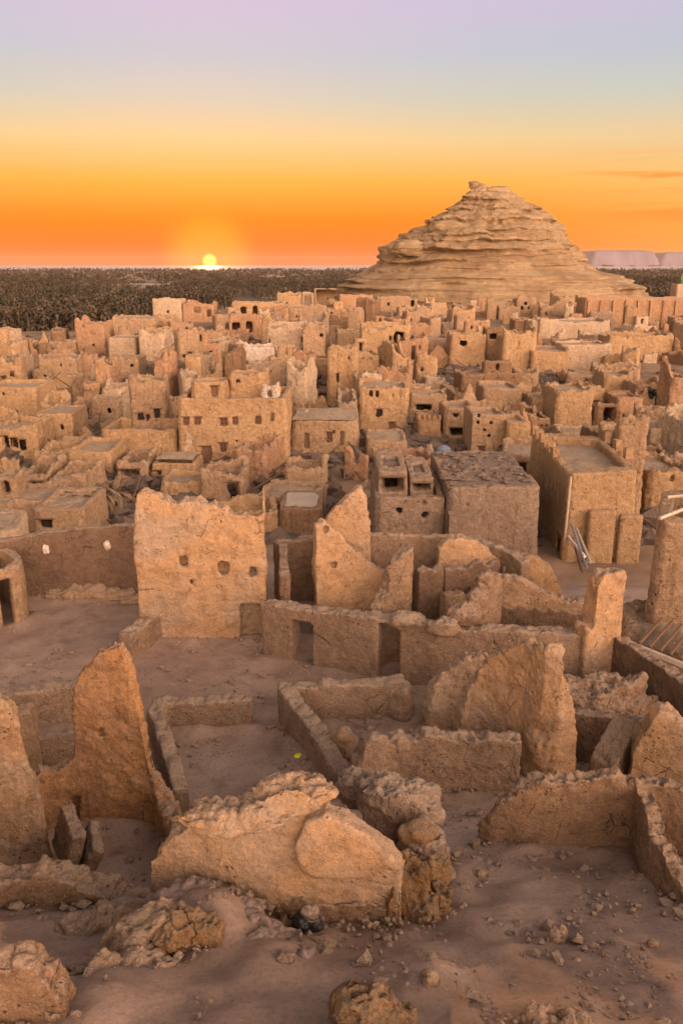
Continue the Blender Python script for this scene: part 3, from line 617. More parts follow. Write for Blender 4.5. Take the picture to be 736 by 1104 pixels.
# ------------------------------------------------------------------ town houses
occ = []       # (x, y, radius) in plan
rects = []     # (x0, x1, ytop, ybase, Y) of the houses placed by hand
used = set()
def ring_house(foot, z0, zt, ops, rag, th, seed, step):
    """one loop of wall with real openings. foot: corners (front-left, front-right, back-right, back-left)"""
    foot = [np.array(p, float) for p in foot]; n = 4; c = sum(foot)/n
    ln = [np.linalg.norm(foot[(k+1) % n]-foot[k]) for k in range(n)]; off = np.concatenate([[0], np.cumsum(ln)])
    S = set(); r = min(.35, min(ln)*.12, *[max(.06, min(o[1], ln[o[0]]-o[2])-.05) for o in ops]) if ops else min(.35, min(ln)*.12)
    for k in range(n):
        S |= {round(off[k]+r, 3), round(off[k]+ln[k]/2, 3), round(off[k+1]-r, 3)}
        m = max(2, int(ln[k]/step))
        cand = [off[k]+ln[k]*i/m for i in range(1, m)]
        ed = [off[k]+o[i] for o in ops if o[0] == k for i in (1, 2)]
        S |= {round(s, 3) for s in cand if all(abs(s-e) > .28 for e in ed) and r < s-off[k] < ln[k]-r}
        S = {s for s in S if all(abs(s-e) > .03 for e in ed)} | {round(e, 3) for e in ed}
    S = sorted(S)
    def P(s):
        k = max(i for i in range(n) if off[i] <= s+1e-6); u = (s-off[k])/ln[k]
        return foot[k]*(1-u)+foot[(k+1) % n]*u
    ns = len(S); XY = np.array([P(s) for s in S])
    zs = {round(z0, 3)}
    h = zt-z0; m = max(2, int(h/(step*1.2)))
    ez = [e for o in ops for e in (o[3], o[4])]
    zs |= {round(z0+h*.88*i/m, 3) for i in range(1, m+1) if all(abs(z0+h*.88*i/m-e) > .2 for e in ez)}
    zs |= {round(e, 3) for e in ez if z0 < e < zt-.1}
    zs = sorted(z for z in zs if z < zt-.05); nz = len(zs)+1
    Q = np.column_stack([XY, np.full(ns, seed*3.7)])
    top = zt+rag*h*np.clip(fbm(Q, .28, 3)*.9-.15, -.6, .25)+.07*fbm(Q, .8, 3)+rag*h*.14*fbm(Q, 1.0, 3)
    mz = max([e for e in ez if e < zt-.1], default=z0)+.15
    top = np.maximum(top, max(zs[-1]+.08, mz))
    w = min(ln[0], ln[1]); sc = max(.35, 1-2*th/w)
    V = np.zeros((2, nz, ns, 3))
    for j in range(nz):
        z = top if j == nz-1 else np.full(ns, zs[j]); b = 1-.035*(j/(nz-1))
        o = c+(XY-c)*b
        V[0, j] = np.column_stack([o, z]); V[1, j] = np.column_stack([c+(o-c)*sc, z])
    jit = (.17 if foot[0][1] > 62 else .06)*np.stack([fbm(V[0].reshape(-1, 3)+k*31, .5, 3) for k in range(2)], 1).reshape(nz, ns, 2)
    V[0, :, :, :2] += jit; V[1, :, :, :2] += jit
    idx = lambda a, j, i: (a*nz+j)*ns+(i % ns)
    cells = set(); opn = []
    for o in ops:
        a, b = off[o[0]]+o[1], off[o[0]]+o[2]
        ii = [i for i in range(ns) if a-.02 <= S[i] and (S[(i+1) % ns] if i+1 < ns else off[n]) <= b+.02]
        jj = [j for j in range(nz-1) if zs[j] >= o[3]-.02 and (zs[j+1] if j+1 < len(zs) else top.min()) <= o[4]+.02]
        if not ii or not jj: continue
        for i in ii:
            for j in jj: cells.add((i, j))
        opn.append((ii[0], ii[-1]+1, jj[0], jj[-1]+1, o[5]))
    F = []
    for i in range(ns):
        for j in range(nz-1):
            if (i, j) in cells: continue
            F += [(idx(0, j, i), idx(0, j, i+1), idx(0, j+1, i+1), idx(0, j+1, i)), (idx(1, j, i+1), idx(1, j, i), idx(1, j+1, i), idx(1, j+1, i+1))]
        F.append((idx(0, nz-1, i), idx(0, nz-1, i+1), idx(1, nz-1, i+1), idx(1, nz-1, i)))
        F.append((idx(0, 0, i+1), idx(0, 0, i), idx(1, 0, i), idx(1, 0, i+1)))
    for (i, j) in cells:
        for (i2, j2, e) in ((i-1, j, ((i, j), (i, j+1))), (i+1, j, ((i+1, j+1), (i+1, j))), (i, j-1, ((i+1, j), (i, j))), (i, j+1, ((i, j+1), (i+1, j+1)))):
            if ((i2 % ns), j2) in cells: continue
            (a, b), (c_, d) = e
            F.append((idx(0, b, a), idx(0, d, c_), idx(1, d, c_), idx(1, b, a)))
    flat = V.reshape(-1, 3)
    oq = [([V[0, j0, i0 % ns], V[0, j0, i1 % ns], V[0, j1, i1 % ns], V[0, j1, i0 % ns]], [V[1, j0, i0 % ns], V[1, j0, i1 % ns], V[1, j1, i1 % ns], V[1, j1, i0 % ns]], kd) for i0, i1, j0, j1, kd in opn]
    return flat, F, oq, V[1, 0], top
def lerp(a, b, t): return a*(1-t)+b*t
def panel(oq, t0, t1, inset=0.0):
    O, I = [np.array(q) for q in oq[0]], [np.array(q) for q in oq[1]]
    cO, cI = sum(O)/4, sum(I)/4
    f = [lerp(lerp(a, cO, inset), lerp(b, cI, inset), t0) for a, b in zip(O, I)]; g = [lerp(lerp(a, cO, inset), lerp(b, cI, inset), t1) for a, b in zip(O, I)]
    return np.array(f+g), [(0, 1, 2, 3), (7, 6, 5, 4)]+[(i, i+4, (i+1) % 4+4, (i+1) % 4) for i in range(4)]
def house(x0, x1, yt, yb, depth, tint, label, rag=.0, roof='flat', ops=(), yaw=0.0, drop=.45, cat='house', name='mud_house', group=None, parent=None, foot=None, zt=None, z0=None, Y=None, sideops=0, th=.45, fine=False, hand=True, roofmat=None, mat=None):
    if foot is None:
        xc = (x0+x1)/2
        if Y is None: g = gp(xc, yb); Y = g[1]
        a, b = at_y(x0, (yt+yb)/2, Y), at_y(x1, (yt+yb)/2, Y)
        foot = [(a[0], Y), (b[0], Y), (b[0], Y+depth), (a[0], Y+depth)]
        if zt is None: zt = at_y(xc, yt, Y)[2]
        if yaw:
            cx, cy = (a[0]+b[0])/2, Y+depth/2; ca, sa = math.cos(yaw), math.sin(yaw)
            foot = [(cx+(p[0]-cx)*ca-(p[1]-cy)*sa, cy+(p[0]-cx)*sa+(p[1]-cy)*ca) for p in foot]
    else: Y = foot[0][1]
    w = math.hypot(foot[1][0]-foot[0][0], foot[1][1]-foot[0][1])
    if z0 is None: z0 = min(tz(*p) for p in foot)-.6
    oo = []
    for o in ops:
        if isinstance(o[0], str):                                  # ('s', side, u, width, zlow, height, kind)
            L_ = math.hypot(foot[(o[1]+1) % 4][0]-foot[o[1]][0], foot[(o[1]+1) % 4][1]-foot[o[1]][1])
            oo.append((o[1], o[2]*L_-o[3]/2, o[2]*L_+o[3]/2, z0+.6+o[4], min(z0+.6+o[4]+o[5], zt-.3), o[6]))
        else:
            A, B = at_y(o[0], o[3], Y), at_y(o[2], o[1], Y)
            oo.append((0, A[0]-foot[0][0], B[0]-foot[0][0], max(A[2], z0+.55), B[2], o[4]))
    oo = [o for o in oo if o[2]-o[1] > .15 and o[4]-o[3] > .15 and o[1] > .1 and o[2] < w-.1 or o[0] != 0]
    step = max(.6, Y/120)
    sd = rng.uniform(0, 50)
    V, F, oq, inner, top = ring_house(foot, z0, zt, oo, rag, th, sd, step)
    c = np.mean(np.array(foot), axis=0)
    if parent is None: t = empty(name, (c[0], c[1], z0+.6), label, cat, group)
    else: t = parent
    wm = mat or TOWN[tint]
    fl = hand and rag <= .06; vx = max(.10 if fl else .13, Y/800)
    e = 1.0 if rag > .1 else .2 if fl else .55
    mud('wall' if parent is None else 'roof_room', None, None, [(V, F)], wm, vx, amp=(.10*e, .16*e, .05), fr=(.5, 1.5, 5.), parent=t, chunk=(1.7, .22*e))
    if roof != 'open':
        zr = zt-drop if rag < .05 else min(zt-drop, float(top.min())-.1)
        m = len(inner); cc = inner[:, :2].mean(axis=0); R = cc+(inner[:, :2]-cc)*1.06
        rings = []
        for k, f in enumerate((1.0, .66, .33)):
            xy = cc+(R-cc)*f
            rings.append(np.column_stack([xy, zr+.10*(1-f)+.10*fbm(np.column_stack([xy, np.full(m, sd)]), .6, 2)]))
        RV = np.concatenate(rings+[np.array([[*cc, zr+.1]])]); RF = []
        for k in range(2):
            RF += [(k*m+i, k*m+(i+1) % m, (k+1)*m+(i+1) % m, (k+1)*m+i) for i in range(m)]
        RF += [(2*m+i, 2*m+(i+1) % m, 3*m) for i in range(m)]
        mesh_np('roof', RV, RF, roofmat or (M['roof_dark'] if tint in ('grey', 'brown') else M['roof']), parent=t)
    for q in oq:
        kd = q[2]
        O = [np.array(a) for a in q[0]]
        if Y < 135 and np.linalg.norm(O[2]-O[3]) > .58:
            ax_ = (O[2]-O[3])/max(1e-3, np.linalg.norm(O[2]-O[3])); ow = np.cross(ax_, [0, 0, 1])
            V2, F2 = tube(O[3]-ax_*.14+ow*.04+np.array([0, 0, .03]), O[2]+ax_*.14+ow*.04+np.array([0, 0, .03]), .055, n=6); mesh_np('lintel', V2, F2, M['wood'], parent=t)
        if kd == 'h': continue
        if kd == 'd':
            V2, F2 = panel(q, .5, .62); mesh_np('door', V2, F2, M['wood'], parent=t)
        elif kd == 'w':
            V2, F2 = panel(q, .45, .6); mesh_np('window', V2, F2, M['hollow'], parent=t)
        elif kd == 'W':                                            # shuttered window with a frame
            V2, F2 = panel(q, .22, .34); wn = mesh_np('window', V2, F2, M['shutter'], parent=t)
            O = [np.array(a) for a in q[0]]; I = [np.array(a) for a in q[1]]
            f = [lerp(a, b, .12) for a, b in zip(O, I)]; cen = sum(f)/4; ps = []
            for a, b in ((0, 1), (1, 2), (2, 3), (3, 0)): ps.append(tube(lerp(f[a], cen, .06), lerp(f[b], cen, .06), .06, n=4))
            ps.append(tube((f[0]+f[1])/2, (f[2]+f[3])/2, .05, n=4)); ps.append(tube((f[0]+f[3])/2, (f[1]+f[2])/2, .05, n=4))
            V3, F3 = join(ps); fr = mesh_np('frame', V3+0, F3, M['wood'], parent=t); fr.parent = wn
    if parent is None:
        occ.append((c[0], c[1], .5*math.hypot(w, depth)*.85)); used.add(label)
        if hand: rects.append((x0, x1, yt, yb, Y))
    return t
def wins(lst, s=3.5, kd='w', ar=1.2): return [(x-s/2, y-s*ar/2, x+s/2, y+s*ar/2, kd) for x, y in lst]
H = house
# block house with rooftop rooms
t = H(403, 481, 537, 604, 8, 'grey', 'grey-brown block house with two black-mouthed rooftop rooms', ops=wins([(428.5, 551), (458.5, 556)], 8, 'w', .9)+wins([(458, 543)], 4), drop=.5, sideops=1)
Yb = [0]
zr = t.location[2]
def roofroom(t, x0, x1, yt, yb, back, depth, tint, ops, zr, Y0, **kw):
    return H(x0, x1, yt, yb, depth, tint, None, ops=ops, parent=t, Y=Y0+back, z0=zr, **kw)
Y0 = rects[-1][4]; zt0 = at_y(442, 537, Y0)[2]
roofroom(t, 407, 440, 509, 535, 1.5, 6.5, 'grey', [(410, 515, 436, 533, 'h')], zt0-.6, Y0, drop=.25)
roofroom(t, 441, 468, 516, 535, 1.7, 6.3, 'grey', [(444, 521, 464, 531.5, 'h')], zt0-.6, Y0, drop=.25)
t = H(480, 583, 526, 606, 11, 'grey', 'large blank grey-brown house with a rubble-strewn flat roof beside the block house', drop=.06, rag=.03, ops=wins([(503, 546)], 4, 'w'))
Yg = rects[-1][4]; zg = at_y(530, 526, Yg)[2]
V, F = box((at_y(500, 560, Yg-.5)[0], Yg-.45, (zg-7)/2+at_y(500, 551, Yg)[2]/2), (2.6, .9, 5)); 
V[:, 2] = np.where(V[:, 2] > V[:, 2].mean(), at_y(500, 551, Yg)[2], -6); V[:, 0] = np.where(V[:, 0] > V[:, 0].mean(), at_y(523, 560, Yg)[0], at_y(482, 560, Yg)[0])
mesh_np('porch', V, F, TOWN['grey'], parent=t)
ps = [lump((at_y(rng.uniform(484, 574), 510, Yg+1)[0], Yg+rng.uniform(1, 10), zg+.04), rng.uniform(.08, .42, 3)*(1, 1, .35), sub=2, rough=.4) for _ in range(110)]
V, F = join(ps); tag(mesh_np('rubble', V, F, M['roof_dark']), 'broken stones strewn on the large grey-brown roof', 'rubble', kind='stuff')
# fort-like house with rimmed pale roof
z3 = .2
A, B_, Cc, D = at_z(613, 512, z3), at_z(691, 508, z3), at_z(646, 470, z3), at_z(571, 465, z3)
fops = [('s', 3, u, .5, 3.6, .9, 'w') for u in (.12, .25, .38, .52, .66, .8)]+[('s', 3, u, .55, 1.2, 1.2, 'w') for u in (.2, .45, .7)]+[('s', 3, .9, 1.0, 0, 1.9, 'd')]
t = H(613, 691, 512, 600, 10, 'ochre', 'fort-like corner house with a pale rimmed roof terrace and slit windows', foot=[A[:2], B_[:2], Cc[:2], D[:2]], zt=z3, ops=fops, drop=.55, th=.5, roofmat=M['roof'])
Y3 = A[1]
for x0, x1, yt in ((632, 661, 549), (665, 690, 554)):
    a, b = at_y(x0, 570, Y3), at_y(x1, 570, Y3); zt_ = at_y(x0, yt, Y3)[2]
    V, F = box(((a[0]+b[0])/2, Y3-.1, (zt_-6)/2), (b[0]-a[0], .6, zt_+6)); bt = mesh_np('buttress', V, F, TOWN['ochre'], parent=t)
    bv = bt.modifiers.new('b', 'BEVEL'); bv.width = .18; bv.segments = 2
for k in range(9):                                                   # merlon stubs on the far rim
    p = np.array(D)*(1-(k+.5)/9)+np.array(A)*((k+.5)/9) if k < 6 else np.array(Cc)*(1-(k-5.5)/4)+np.array(B_)*((k-5.5)/4)
    V, F = box((p[0]+.25, p[1], z3+.2), (.5, .5, .8), jit=.05); mesh_np('merlon', V, F, TOWN['ochre'], parent=t)
# tall house at the right with roof deck in front
zd = 1.1
f_ = [at_z(676, 706, zd), at_z(770, 722, zd), at_z(770, 640, zd), at_z(668, 646, zd)]
H(670, 760, 660, 760, 8, 'tan', 'low house with a pale earth roof deck below the tall tan tower house', foot=[p[:2] for p in f_], zt=zd, drop=.12, th=.4, z0=-2.5)
Yt = at_z(700, 672, zd)[1]
a, b = at_y(698, 640, Yt), at_y(790, 640, Yt); ztw = at_y(700, 563, Yt)[2]
t = H(698, 790, 563, 672, 4, 'tan', 'tall plain tan tower house standing on the pale roof deck', foot=[(a[0], Yt), (b[0], Yt), (b[0]*1.16, Yt+4.2), (a[0]*1.17, Yt+4.2)], zt=ztw, z0=zd-.4, roof='flat', drop=.9)
zt2 = ztw+.05
V, F = tube((a[0]+.2, Yt+.25, zt2), (a[0]+4, Yt+2.6, zt2+.5), .06, n=6); mesh_np('beam', V, F, M['wood_pale'], parent=t)
V, F = tube((a[0]*1.12+.2, Yt+2.8, zt2), (a[0]+5, Yt+3.4, zt2+.2), .06, n=6); mesh_np('beam', V, F, M['wood_pale'], parent=t)
pe = empty('pergola', at_z(725, 700, .4), 'weathered wooden pole frame leaning over the retaining wall corner', 'pole frame')
for k in range(6):
    p0 = at_z(688+k*11, 694+k*4, 1.25); p1 = (p0[0]+1.3, p0[1]+1.6, 1.4)
    V, F = tube(p0, p1, .07, .05, 6); mesh_np('pole', V, F, M['wood'], parent=pe)
V, F = tube(at_z(676, 694, 1.3), at_z(745, 722, 1.3), .12, n=6); mesh_np('beam', V, F, M['wood_pale'], parent=pe)
# main two-storey house
mo = wins([(199, 454), (212, 454)], 6.5, 'W', 1.25)+wins([(240, 455), (253.5, 454)], 7, 'W', 1.2)+wins([(279, 453)], 7, 'W', 1.3)+wins([(295, 450)], 3.6, 'W', 2.4)
mo += wins([(240, 482)], 6.5, 'W', 1.5)+wins([(279, 482)], 5, 'W', 1.2)+[(215, 481, 226, 500, 'd')]+wins([(207, 473), (279, 473), (255, 476), (295, 472), (287, 470), (279, 440)], 3, 'w', 1)
t = H(190, 311, 430, 501, 9, 'ochre', 'large two-storey ochre house with a row of red-brown shuttered windows', ops=mo, drop=.7, fine=True)
Ym = rects[-1][4]; zm = at_y(250, 430, Ym)[2]
roofroom(t, 205, 243, 412, 432, 2.6, 4, 'ochre', [(229, 416, 236, 431, 'd')], zm-.8, Ym, drop=.3)
roofroom(t, 245, 286, 402, 430, 4.5, 4, 'ochre', [(253, 409, 258, 414, 'w')], zm-.8, Ym, drop=.4, rag=.25)
roofroom(t, 281, 301, 415, 431, 2.0, 1.6, 'whitewashed', [(288, 421, 293, 428, 'h')], zm-.8, Ym, rag=.5, roof='open', th=.25)
H(108, 191, 463, 499, 7, 'ochre', 'long blank ochre yard wall house joined to the two-storey house', drop=1.2, rag=.05, roofmat=M['roof_dark'])
t = H(313, 387, 454, 491, 8, 'tan', 'low tan house with a pale sagging roof and two brown doors', ops=[(326, 467, 333, 484, 'd'), (352, 466, 358, 477, 'W'), (367, 465, 371, 481, 'd'), (358, 464, 361, 468, 'w')], drop=-.05, rag=.04)
Yl = rects[-1][4]; zl = at_y(350, 454, Yl)[2]
H(352, 386, 374, 440, 7, 'ochre', 'tall ochre tower house with three dark slits behind the sagging roof', ops=[(362, 402, 365, 414, 'w'), (368, 402, 370.5, 410, 'w'), (373, 400, 376, 408, 'w'), (357, 385, 359, 391, 'w'), (374, 384, 377, 390, 'w')], rag=.16)
H(386, 441, 416, 466, 8, 'ochre', 'ochre house with one square dark window and paired slits', ops=[(405, 441, 412, 450, 'w'), (396, 421, 400, 428, 'w'), (403, 421, 407, 428, 'w'), (421, 424, 424, 428, 'w'), (429, 424, 432, 428, 'w'), (420, 455, 427, 464, 'd')], rag=.12)
t = H(450, 476, 452, 476, 5, 'reddish', 'small house with a notched crenellated parapet above the water tank', drop=.5)
Yc = rects[-1][4]; zc = at_y(463, 452, Yc)[2]
for k in range(5):
    p = at_y(452+k*5.4, 452, Yc); V, F = box((p[0], Yc+.22, zc+.15), (.32, .4, .55), jit=.03); mesh_np('merlon', V, F, TOWN['reddish'], parent=t)
H(478, 513, 440, 474, 6, 'tan', 'open-fronted tan house with a raised parapet beside the crenellated house', ops=[(484, 461, 505, 470, 'h'), (487, 446, 493, 450, 'w')], rag=.06)
H(508, 545, 447, 492, 6, 'tan', 'tan house pierced by nine small square windows', ops=wins([(515, 449), (514, 456), (522, 464), (530, 456), (526, 470)], 4, 'w', 1)+[(515, 481, 522, 488, 'W'), (531, 477, 534, 488, 'w'), (538, 480, 543, 488, 'W'), (499, 484, 504, 490, 'w')], rag=.05)
H(545, 572, 456, 496, 6, 'ochre', 'plain ochre house wedged between nine windows and the fort-like house', rag=.05)
tk = empty('water_tank', at_y(478, 505, 76), 'blue-grey water tank on a stand above the sagging rubble roofs', 'water tank')
p = at_y(478, 490, 76); z_ = p[2]
V, F = join([tube((p[0], 76, z_-.5), (p[0], 76, z_+.6), .62, .62, 14), tube((p[0], 76, z_+.6), (p[0], 76, z_+.85), .62, .25, 14)]); mesh_np('barrel', V, F, M['blue_tank'], parent=tk)
for k in range(3): V, F = tube((p[0], 76, z_-.35+k*.35), (p[0], 76, z_-.27+k*.35), .66, .66, 14); mesh_np('band', V, F, M['grey_metal'], parent=tk)
for sx in (-1, 1):
    for sy in (-1, 1): V, F = tube((p[0]+sx*.5, 76+sy*.5, -6), (p[0]+sx*.45, 76+sy*.45, z_-.45), .07, n=6); mesh_np('leg', V, F, M['grey_metal'], parent=tk)
# west side, near to far
H(-14, 33, 572, 604, 9, 'pale', 'low house with a flat pale roof behind the round hut', foot=[at_z(-40, 575, -.3)[:2], at_z(22, 572, -.3)[:2], at_z(31, 548, -.3)[:2], at_z(-40, 548, -.3)[:2]], zt=-.3, drop=.04)
H(34, 92, 549, 585, 6, 'tan', 'long low tan house behind the dark court wall', ops=[(40, 560, 55, 570, 'w')], drop=.3)
V, F = box(at_y(69, 569, 57), (2.3, 1.6, .25), jit=.03); tag(mesh_np('slab', V, F, M['white']), 'white flat slab lying behind the dark court wall', 'slab')
H(16, 52, 509, 545, 6, 'tan', 'roofless tan ruin with one tall dark doorway by the dry palms', ops=[(36, 519, 46, 536, 'h')], rag=.22, roof='open')
H(54, 93, 513, 548, 6, 'tan', 'square roofless tan ruin behind the long low house', ops=[(57, 528, 78, 545, 'h')], rag=.12, roof='open')
H(33, 78, 488, 515, 7, 'ochre', 'low ochre walled yard with a sloping top before the pale-roofed cube', rag=.15, roof='open')
H(72, 121, 486, 516, 7, 'ochre', 'long ochre house with grey roof debris before the blank yard wall', rag=.06)
H(38, 79, 446, 480, 6, 'ochre', 'cube-shaped ochre house with a pale plaster roof and slit windows', ops=[(42, 464, 46, 473, 'w'), (65, 458, 68, 464, 'w'), (46, 450, 48, 454, 'w')], drop=.1)
H(-20, 40, 418, 458, 8, 'ochre', 'broad ochre house with one small framed window at the frame edge', ops=[(13, 443, 19, 450, 'w'), (35, 434, 39, 442, 'w'), (2, 423, 5, 427, 'w')], drop=.5)
H(-10, 40, 460, 493, 6, 'ochre', 'ochre house with a row of four dark gaping openings', ops=[(2, 470, 8, 484, 'h'), (11, 472, 18, 484, 'h'), (21, 474, 28, 485, 'h'), (3, 461, 8, 465, 'w')], rag=.15)
H(40, 83, 384, 413, 7, 'tan', 'tan house with three small square holes in a broken-topped front', ops=wins([(65.5, 394), (75.5, 394), (76, 405)], 2.6), rag=.18)
H(34, 52, 399, 416, 5, 'tan', 'small tan annex with one dark window before three square holes', ops=wins([(49, 406)], 3))
H(48, 80, 408, 420, 5, 'ochre', 'low ochre wall house under the three-holed house', rag=.1)
H(80, 113, 346, 382, 8, 'reddish', 'tall broken reddish ruin at the palm grove edge', ops=wins([(98, 360), (101, 372), (90, 352)], 3, 'h'), rag=.4, roof='open')
H(116, 147, 364, 386, 6, 'pale', 'pale blank cube house before the tall reddish ruin', drop=.15)
H(116, 150, 384, 410, 6, 'tan', 'tan house with two dark spots below the pale blank cube', ops=wins([(124, 391), (143, 394)], 3), rag=.2)
H(164, 196, 322, 347, 9, 'pale', 'high pale box house rising over the grove beneath the sun', ops=wins([(181, 336)], 2.6), rag=.05)
H(120, 168, 341, 361, 9, 'tan', 'long rounded-top tan house beside the high pale box', ops=wins([(141, 347), (166, 352)], 2.4), rag=.2)
H(149, 178, 358, 388, 7, 'pale', 'pale broken-fronted house in front of the high pale box', ops=wins([(160, 364), (155, 379), (166, 380)], 2.4, 'h'), rag=.3, roof='open')
H(196, 231, 326, 347, 8, 'reddish', 'reddish ruin with two gaping holes below the setting sun', ops=[(209, 331, 216, 337, 'h'), (224, 334, 228, 342, 'h')], rag=.3, roof='open')
H(249, 306, 325, 346, 8, 'ochre', 'long ochre rampart house with three dark bays on the skyline', ops=[(258, 331, 264, 342, 'h'), (272, 330, 277, 342, 'h'), (285, 334, 288, 339, 'w')], rag=.12)
H(298, 324, 316, 338, 7, 'ochre', 'stepped ochre ruin on the skyline right of the rampart'.replace(' right of', ' beside'), ops=wins([(309, 326)], 2.4), rag=.35)
H(325, 338, 315, 332, 5, 'pale', 'small pale roofless box on the skyline next to a square one', ops=[(328, 320, 334, 328, 'h')], rag=.1, roof='open')
H(338, 366, 311, 330, 8, 'ochre', 'square ochre box house highest on the skyline before the rock hill', ops=[('s', 0, .55, .6, 3.2, 1.0, 'w')], rag=.04)
H(310, 352, 330, 346, 8, 'tan', 'wide tan house with a pair of dark windows below the skyline boxes', ops=wins([(312.5, 341.5), (319, 341.5)], 3), rag=.15)
H(246, 285, 340, 366, 8, 'reddish', 'reddish house with two shadowed bays below the ochre rampart', ops=[(249, 348, 258, 360, 'h'), (266, 347, 272, 358, 'h')], rag=.15)
H(287, 331, 350, 386, 9, 'pale', 'big pale two-part house with a wide blank front', ops=[(325, 363, 328, 378, 'w'), (288, 364, 291, 371, 'w')], rag=.22)
H(253, 297, 372, 396, 6, 'whitewashed', 'ruin with peeling whitewashed walls and a square black doorway', ops=[(253.8, 383, 259, 394, 'h'), (261, 371.5, 264, 375, 'w')], rag=.45, roof='open')
H(326, 350, 350, 390, 7, 'tan', 'narrow tan house with a shadowed side next to the big two-part house', rag=.3, ops=wins([(347, 362)], 4, 'h'))
H(388, 443, 351, 393, 9, 'ochre', 'stepped ochre house with a cluster of six small holes', ops=wins([(394, 369), (399, 369), (406, 369), (397, 366), (402, 366)], 2.0)+[(420, 362, 423, 367, 'w'), (426, 358, 437, 372, 'h')], rag=.2)
H(362, 389, 355, 382, 6, 'tan', 'tan house with two dark holes next to the six-holed house', ops=wins([(378, 356), (384, 356)], 3), rag=.2, roof='open')
H(428, 462, 364, 396, 6, 'reddish', 'narrow-fronted reddish ruin with tall dark gaps', ops=[(443, 373, 448, 388, 'h'), (451, 372, 454, 380, 'h')], rag=.4, roof='open')
H(365, 402, 318, 341, 8, 'reddish', 'reddish walled house at the western foot of the rock hill', ops=[(384, 322, 399, 337, 'h')], rag=.12, roof='open')
H(405, 450, 320, 336, 7, 'tan', 'long tan house under the hill ledge with one black window', ops=[(444, 323, 448, 331, 'h'), (416, 326, 419, 330, 'w')], rag=.15)
H(482, 530, 312, 334, 8, 'tan', 'cliff-foot house with three square black windows in a row', ops=wins([(511, 323), (517, 323), (525.5, 323)], 3.2, 'w', 1.2), rag=.15)
H(556, 575, 320, 342, 6, 'tan', 'small ruin with three ragged holes under the rock hill', ops=wins([(562, 332), (566, 327), (570, 332)], 3, 'h'), rag=.3)
H(485, 524, 357, 398, 7, 'ochre', 'pair-walled ochre ruin facing a deep shadowed gap', ops=[(519, 364, 522, 376, 'w'), ('s', 0, .35, 1.2, 4, .8, 'h')], rag=.28)
H(541, 578, 358, 404, 7, 'ochre', 'tall broken ochre wall house with a crooked slit', ops=[(557, 364, 560, 383, 'h')], rag=.4, roof='open')
H(523, 543, 352, 392, 5, 'brown', 'dark brown shadowed house filling the gap between broken ochre walls', rag=.1, ops=[(527, 360, 540, 366, 'h')])
H(572, 614, 377, 406, 8, 'ochre', 'smooth ochre walled house with a single round hole', ops=wins([(579, 388)], 2.6), rag=.12)
H(603, 659, 370, 402, 8, 'pale', 'pale plastered house with a row of tall narrow windows', ops=[(629, 386, 631.5, 394, 'w'), (639, 385, 641.5, 393, 'w'), (645, 384, 647.5, 393, 'w'), (656, 382, 658, 389, 'w'), (632, 375, 635, 378, 'w'), (637, 374, 640, 377, 'w')], rag=.08, drop=.6)
H(580, 658, 345, 366, 9, 'pale', 'long pale terraced house below the great orange fort wall', ops=[(672, 350, 674, 358, 'w')], rag=.15)
H(655, 726, 362, 388, 8, 'ochre', 'ochre house with a big sunken yard and one black doorway', ops=[(704, 383.5, 710, 388, 'd'), (669, 364, 671, 368, 'w'), (675, 364, 677, 368, 'w')], rag=.18, roof='open')
t = H(628, 764, 321, 353, 9, 'reddish', 'great long orange fort wall at the eastern foot of the rock hill', ops=[(697, 340, 700, 351, 'w'), (710, 344, 713, 355, 'w'), (723, 338, 726, 350, 'w')]+[(660+k*5.2, 322.6, 662.6+k*5.2, 325.2, 'w') for k in range(8)]+[(642, 330, 644, 334, 'w')], rag=.04)
for k in range(9):
    Yf = rects[-1][4]; p0 = at_y(634+k*13.5, 330, Yf)
    zt_ = at_y(634, 324, Yf)[2]; V, F = box((p0[0], Yf-.18, (zt_-3)/2), (.7, .5, zt_+3), jit=.05); mesh_np('pilaster', V, F, TOWN['reddish'], parent=t)
H(736-8, 760, 306, 330, 6, 'pale', 'pale tower base with a green cap at the end of the fort wall', Y=272, rag=0, z0=-3)
mn = [o for o in C.objects if o.get('label', '').startswith('pale tower base')][0]
p = at_y(739, 303, 275); V, F = join([tube((p[0], 275, p[2]-2), (p[0], 275, p[2]+1.5), 1.6, 1.5, 12), tube((p[0], 275, p[2]+1.5), (p[0], 275, p[2]+4.5), 1.5, .25, 12)]); mesh_np('cap', V, F, M['green'], parent=mn)
# east middle
H(598, 640, 420, 462, 8, 'ochre', 'blank ochre house with crumbling top before the tall narrow windows', ops=[('s', 1, .4, .8, 1.5, 1, 'h')], rag=.12)
H(650, 682, 402, 436, 6, 'ochre', 'upright ochre house with two square holes beside the dark palms', ops=wins([(661, 424), (672, 423)], 3.4), rag=.15)
H(664, 694, 429, 458, 6, 'reddish', 'reddish fluted wall house with one pale leaning post', rag=.1, ops=[(668, 446, 672, 456, 'h')])
V, F = tube(at_y(692, 429, 112), at_y(686, 474, 110), .28, .28, 6); tag(mesh_np('post', V, F, M['wood_pale']), 'pale leaning post against the reddish fluted wall', 'post')
H(640, 668, 436, 458, 6, 'brown', 'dark doorway ruin between ochre and reddish fluted houses', ops=[(650, 439, 664, 456, 'h')], rag=.2)
H(700, 738, 462, 484, 5, 'pale', 'pale flat-roofed shed at the frame edge below the dark palms', drop=.05)
H(697, 745, 508, 560, 7, 'ochre', 'narrow ochre yard house behind the tall tan tower house', rag=.15, ops=[(722, 512, 728, 520, 'h')])
H(700, 728, 492, 512, 5, 'brown', 'brown roofless pen with a black gap beside the fort-like house', rag=.15, roof='open', ops=[(708, 496, 713, 503, 'h')])
